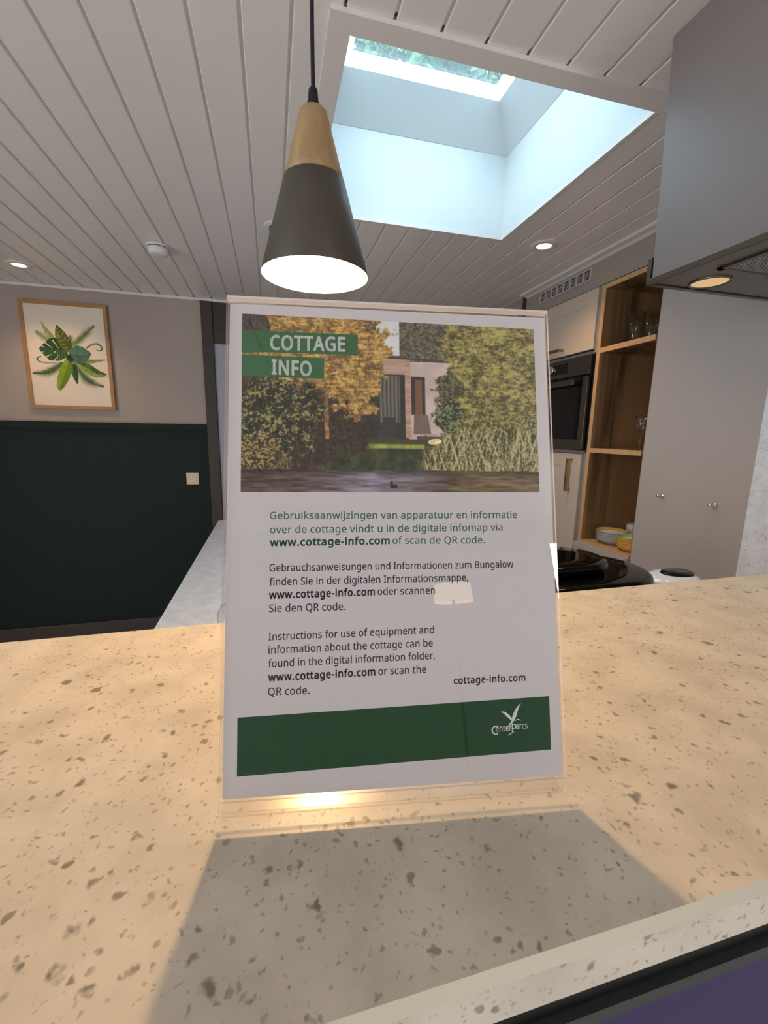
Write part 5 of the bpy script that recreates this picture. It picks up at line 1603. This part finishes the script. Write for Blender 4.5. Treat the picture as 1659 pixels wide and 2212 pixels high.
PALE, OLIVE, DEEP, LIME, TEAL = (142, 158, 112), (128, 138, 82), (40, 74, 44), (132, 158, 44), (66, 104, 88)
frond([(700, 800), (560, 690), (450, 620), (370, 565)], 110, PALE, 30, 7)
blade([(680, 760), (570, 630), (490, 520), (445, 430)], [34, 44, 24, 2], (150, 160, 100), (164, 172, 118))
frond([(860, 760), (960, 690), (1060, 590), (1170, 490)], 120, (120, 142, 96), 36, 7)
frond([(830, 860), (860, 760), (850, 680), (835, 620)], 90, PALE, 20, 7)
frond([(1060, 790), (1120, 750), (1200, 730), (1265, 765), (1275, 810), (1230, 825), (1195, 800)], 34, (136, 150, 110), 40, 6, 0.6)
frond([(640, 985), (520, 985), (420, 965), (385, 925), (420, 900), (450, 895)], 34, (164, 170, 140), 34, 6, 0.6)
frond([(760, 980), (640, 1060), (500, 1120), (325, 1120)], 120, (92, 118, 70), 44, 7)
blade([(900, 960), (1100, 970), (1220, 960), (1350, 945)], [20, 30, 18, 2], (150, 156, 100), (128, 138, 80))
frond([(900, 1000), (1000, 1140), (1120, 1250), (1300, 1305)], 125, (98, 124, 82), 44, 7)
blade([(940, 990), (1080, 1060), (1200, 1130), (1340, 1150)], [30, 62, 56, 10], (132, 160, 80), (66, 96, 34), 7, (108, 140, 64))
blade([(880, 1000), (895, 1100), (920, 1190), (940, 1275)], [18, 46, 34, 2], (52, 84, 60), (40, 70, 48), 4, (72, 104, 76))
blade([(830, 930), (790, 1060), (740, 1190), (700, 1300), (690, 1355)], [40, 88, 80, 52, 10], (140, 166, 52), (96, 130, 36), 7, (112, 146, 44))
blade([(800, 800), (690, 810), (560, 800), (415, 795)], [90, 150, 150, 4], DEEP, (52, 92, 52), 0)
# slits of the split leaf
lift[0] += 1
for (p, q, w_) in (((690, 800), (600, 680), 9), ((600, 795), (490, 705), 9), ((505, 778), (440, 755), 8), ((485, 838), (430, 845), 8), ((590, 868), (510, 905), 9), ((680, 885), (615, 962), 9), ((640, 830), (620, 850), 12)):
    p, q = Vector(p), Vector(q); d_ = (q - p).normalized(); nn = Vector((-d_.y, d_.x))
    leafm.add([on_print(p - nn * 2), on_print(q - nn * w_), on_print(q + nn * w_), on_print(p + nn * 2)], [(0, 1, 2, 3)], 0, L3c((214, 206, 184)))
blade([(830, 830), (770, 720), (700, 600), (655, 480)], [40, 84, 70, 4], (74, 86, 30), (92, 104, 38), 8, (150, 150, 90))
blade([(820, 860), (920, 880), (1030, 880), (1125, 860)], [60, 128, 110, 6], (66, 104, 92), (84, 124, 106), 0)
blade([(800, 900), (840, 930), (870, 960)], [30, 40, 20], (44, 62, 34), (36, 52, 30), 0)
MT['leaf_ink'] = vcol('leaf_print_ink', 0.7)
leafm.build('leaf_print', MT['leaf_ink'], pr_)

# ------------------------------------------------------------------ light switch on the panelling
sw = thing('light_switch', (-0.585, Y1 - 0.014, -0.137), 'cream square light switch on the dark green panelling', 'switch')
MB().bbox(-0.627, -0.541, Y1 - 0.022, Y1 - 0.0145, -0.181, -0.093, 0.003).build('plate', MT['cream_plastic'], sw)
MB().bbox(-0.614, -0.554, Y1 - 0.0265, Y1 - 0.0215, -0.166, -0.106, 0.003).build('rocker', MT['cream_plastic'], sw)

# ------------------------------------------------------------------ floor lamp added out of view to be mirrored in the notice
fl = thing('added_floor_lamp', (0.42, -2.5, FZ), 'lit floor lamp behind the camera, mirrored in the notice', 'lamp')
MB().lathe([(0.15, FZ + 0.0005), (0.15, FZ + 0.018), (0.02, FZ + 0.026)], 0.42, -2.5, 40, 0, True, True).build('base', MT['black'], fl)
MB().tube([(0.42, -2.5, FZ + 0.02), (0.42, -2.5, 0.52)], 0.010, 12).build('pole', MT['black'], fl)
MB().lathe([(0.135, 0.425), (0.125, 0.545)], 0.42, -2.5, 48, 0, True, False).build('lamp_shade', MT['shade_glow'], fl)

# ------------------------------------------------------------------ tree outside, seen through the skylight
tr = thing('tree', (2.2, 5.6, FZ), 'green leafy tree outside, seen through the skylight pane', 'tree')
g = random.Random(11)
MB().tube([(2.2, 5.6, FZ), (2.25, 5.65, 1.0), (2.15, 5.7, 2.6), (2.2, 5.8, 4.2), (2.25, 5.85, 6.0)], [0.22, 0.18, 0.14, 0.09, 0.03], 12).build('trunk', MT['bark'], tr)
m = MB()
tips = []
for k in range(16):
    a = g.uniform(0, 2 * math.pi); z0 = g.uniform(2.6, 4.6); ln_ = g.uniform(1.0, 2.0)
    p0 = Vector((2.2, 5.72, z0)); p1 = p0 + Vector((math.cos(a) * ln_ * .5, math.sin(a) * ln_ * .5, .25)); p2 = p0 + Vector((math.cos(a) * ln_, math.sin(a) * ln_, .8))
    m.tube([p0, p1, p2], [0.05, 0.03, 0.012], 6); tips += [p1, p2]
m.build('branches', MT['bark'], tr)
m = MB()
for k in range(13000):
    c_ = tips[g.randrange(len(tips))]
    p = c_ + Vector((g.gauss(0, .42), g.gauss(0, .42), g.gauss(0, .36)))
    a = Vector((g.gauss(0, 1), g.gauss(0, 1), g.gauss(0, .6))).normalized(); b_ = a.orthogonal().normalized()
    b_.rotate(Matrix.Rotation(g.uniform(0, 6.28), 3, a))
    c2 = a.cross(b_); L_ = g.uniform(.05, .10); w_ = L_ * .45
    m.add([p - b_ * L_, p + c2 * w_, p + b_ * L_, p - c2 * w_], [(0, 1, 2, 3)], 0 if g.random() < .6 else 1)
m.build('foliage', [MT['leaf'], MT['leaf_dark']], tr)
bpy.context.view_layer.update()
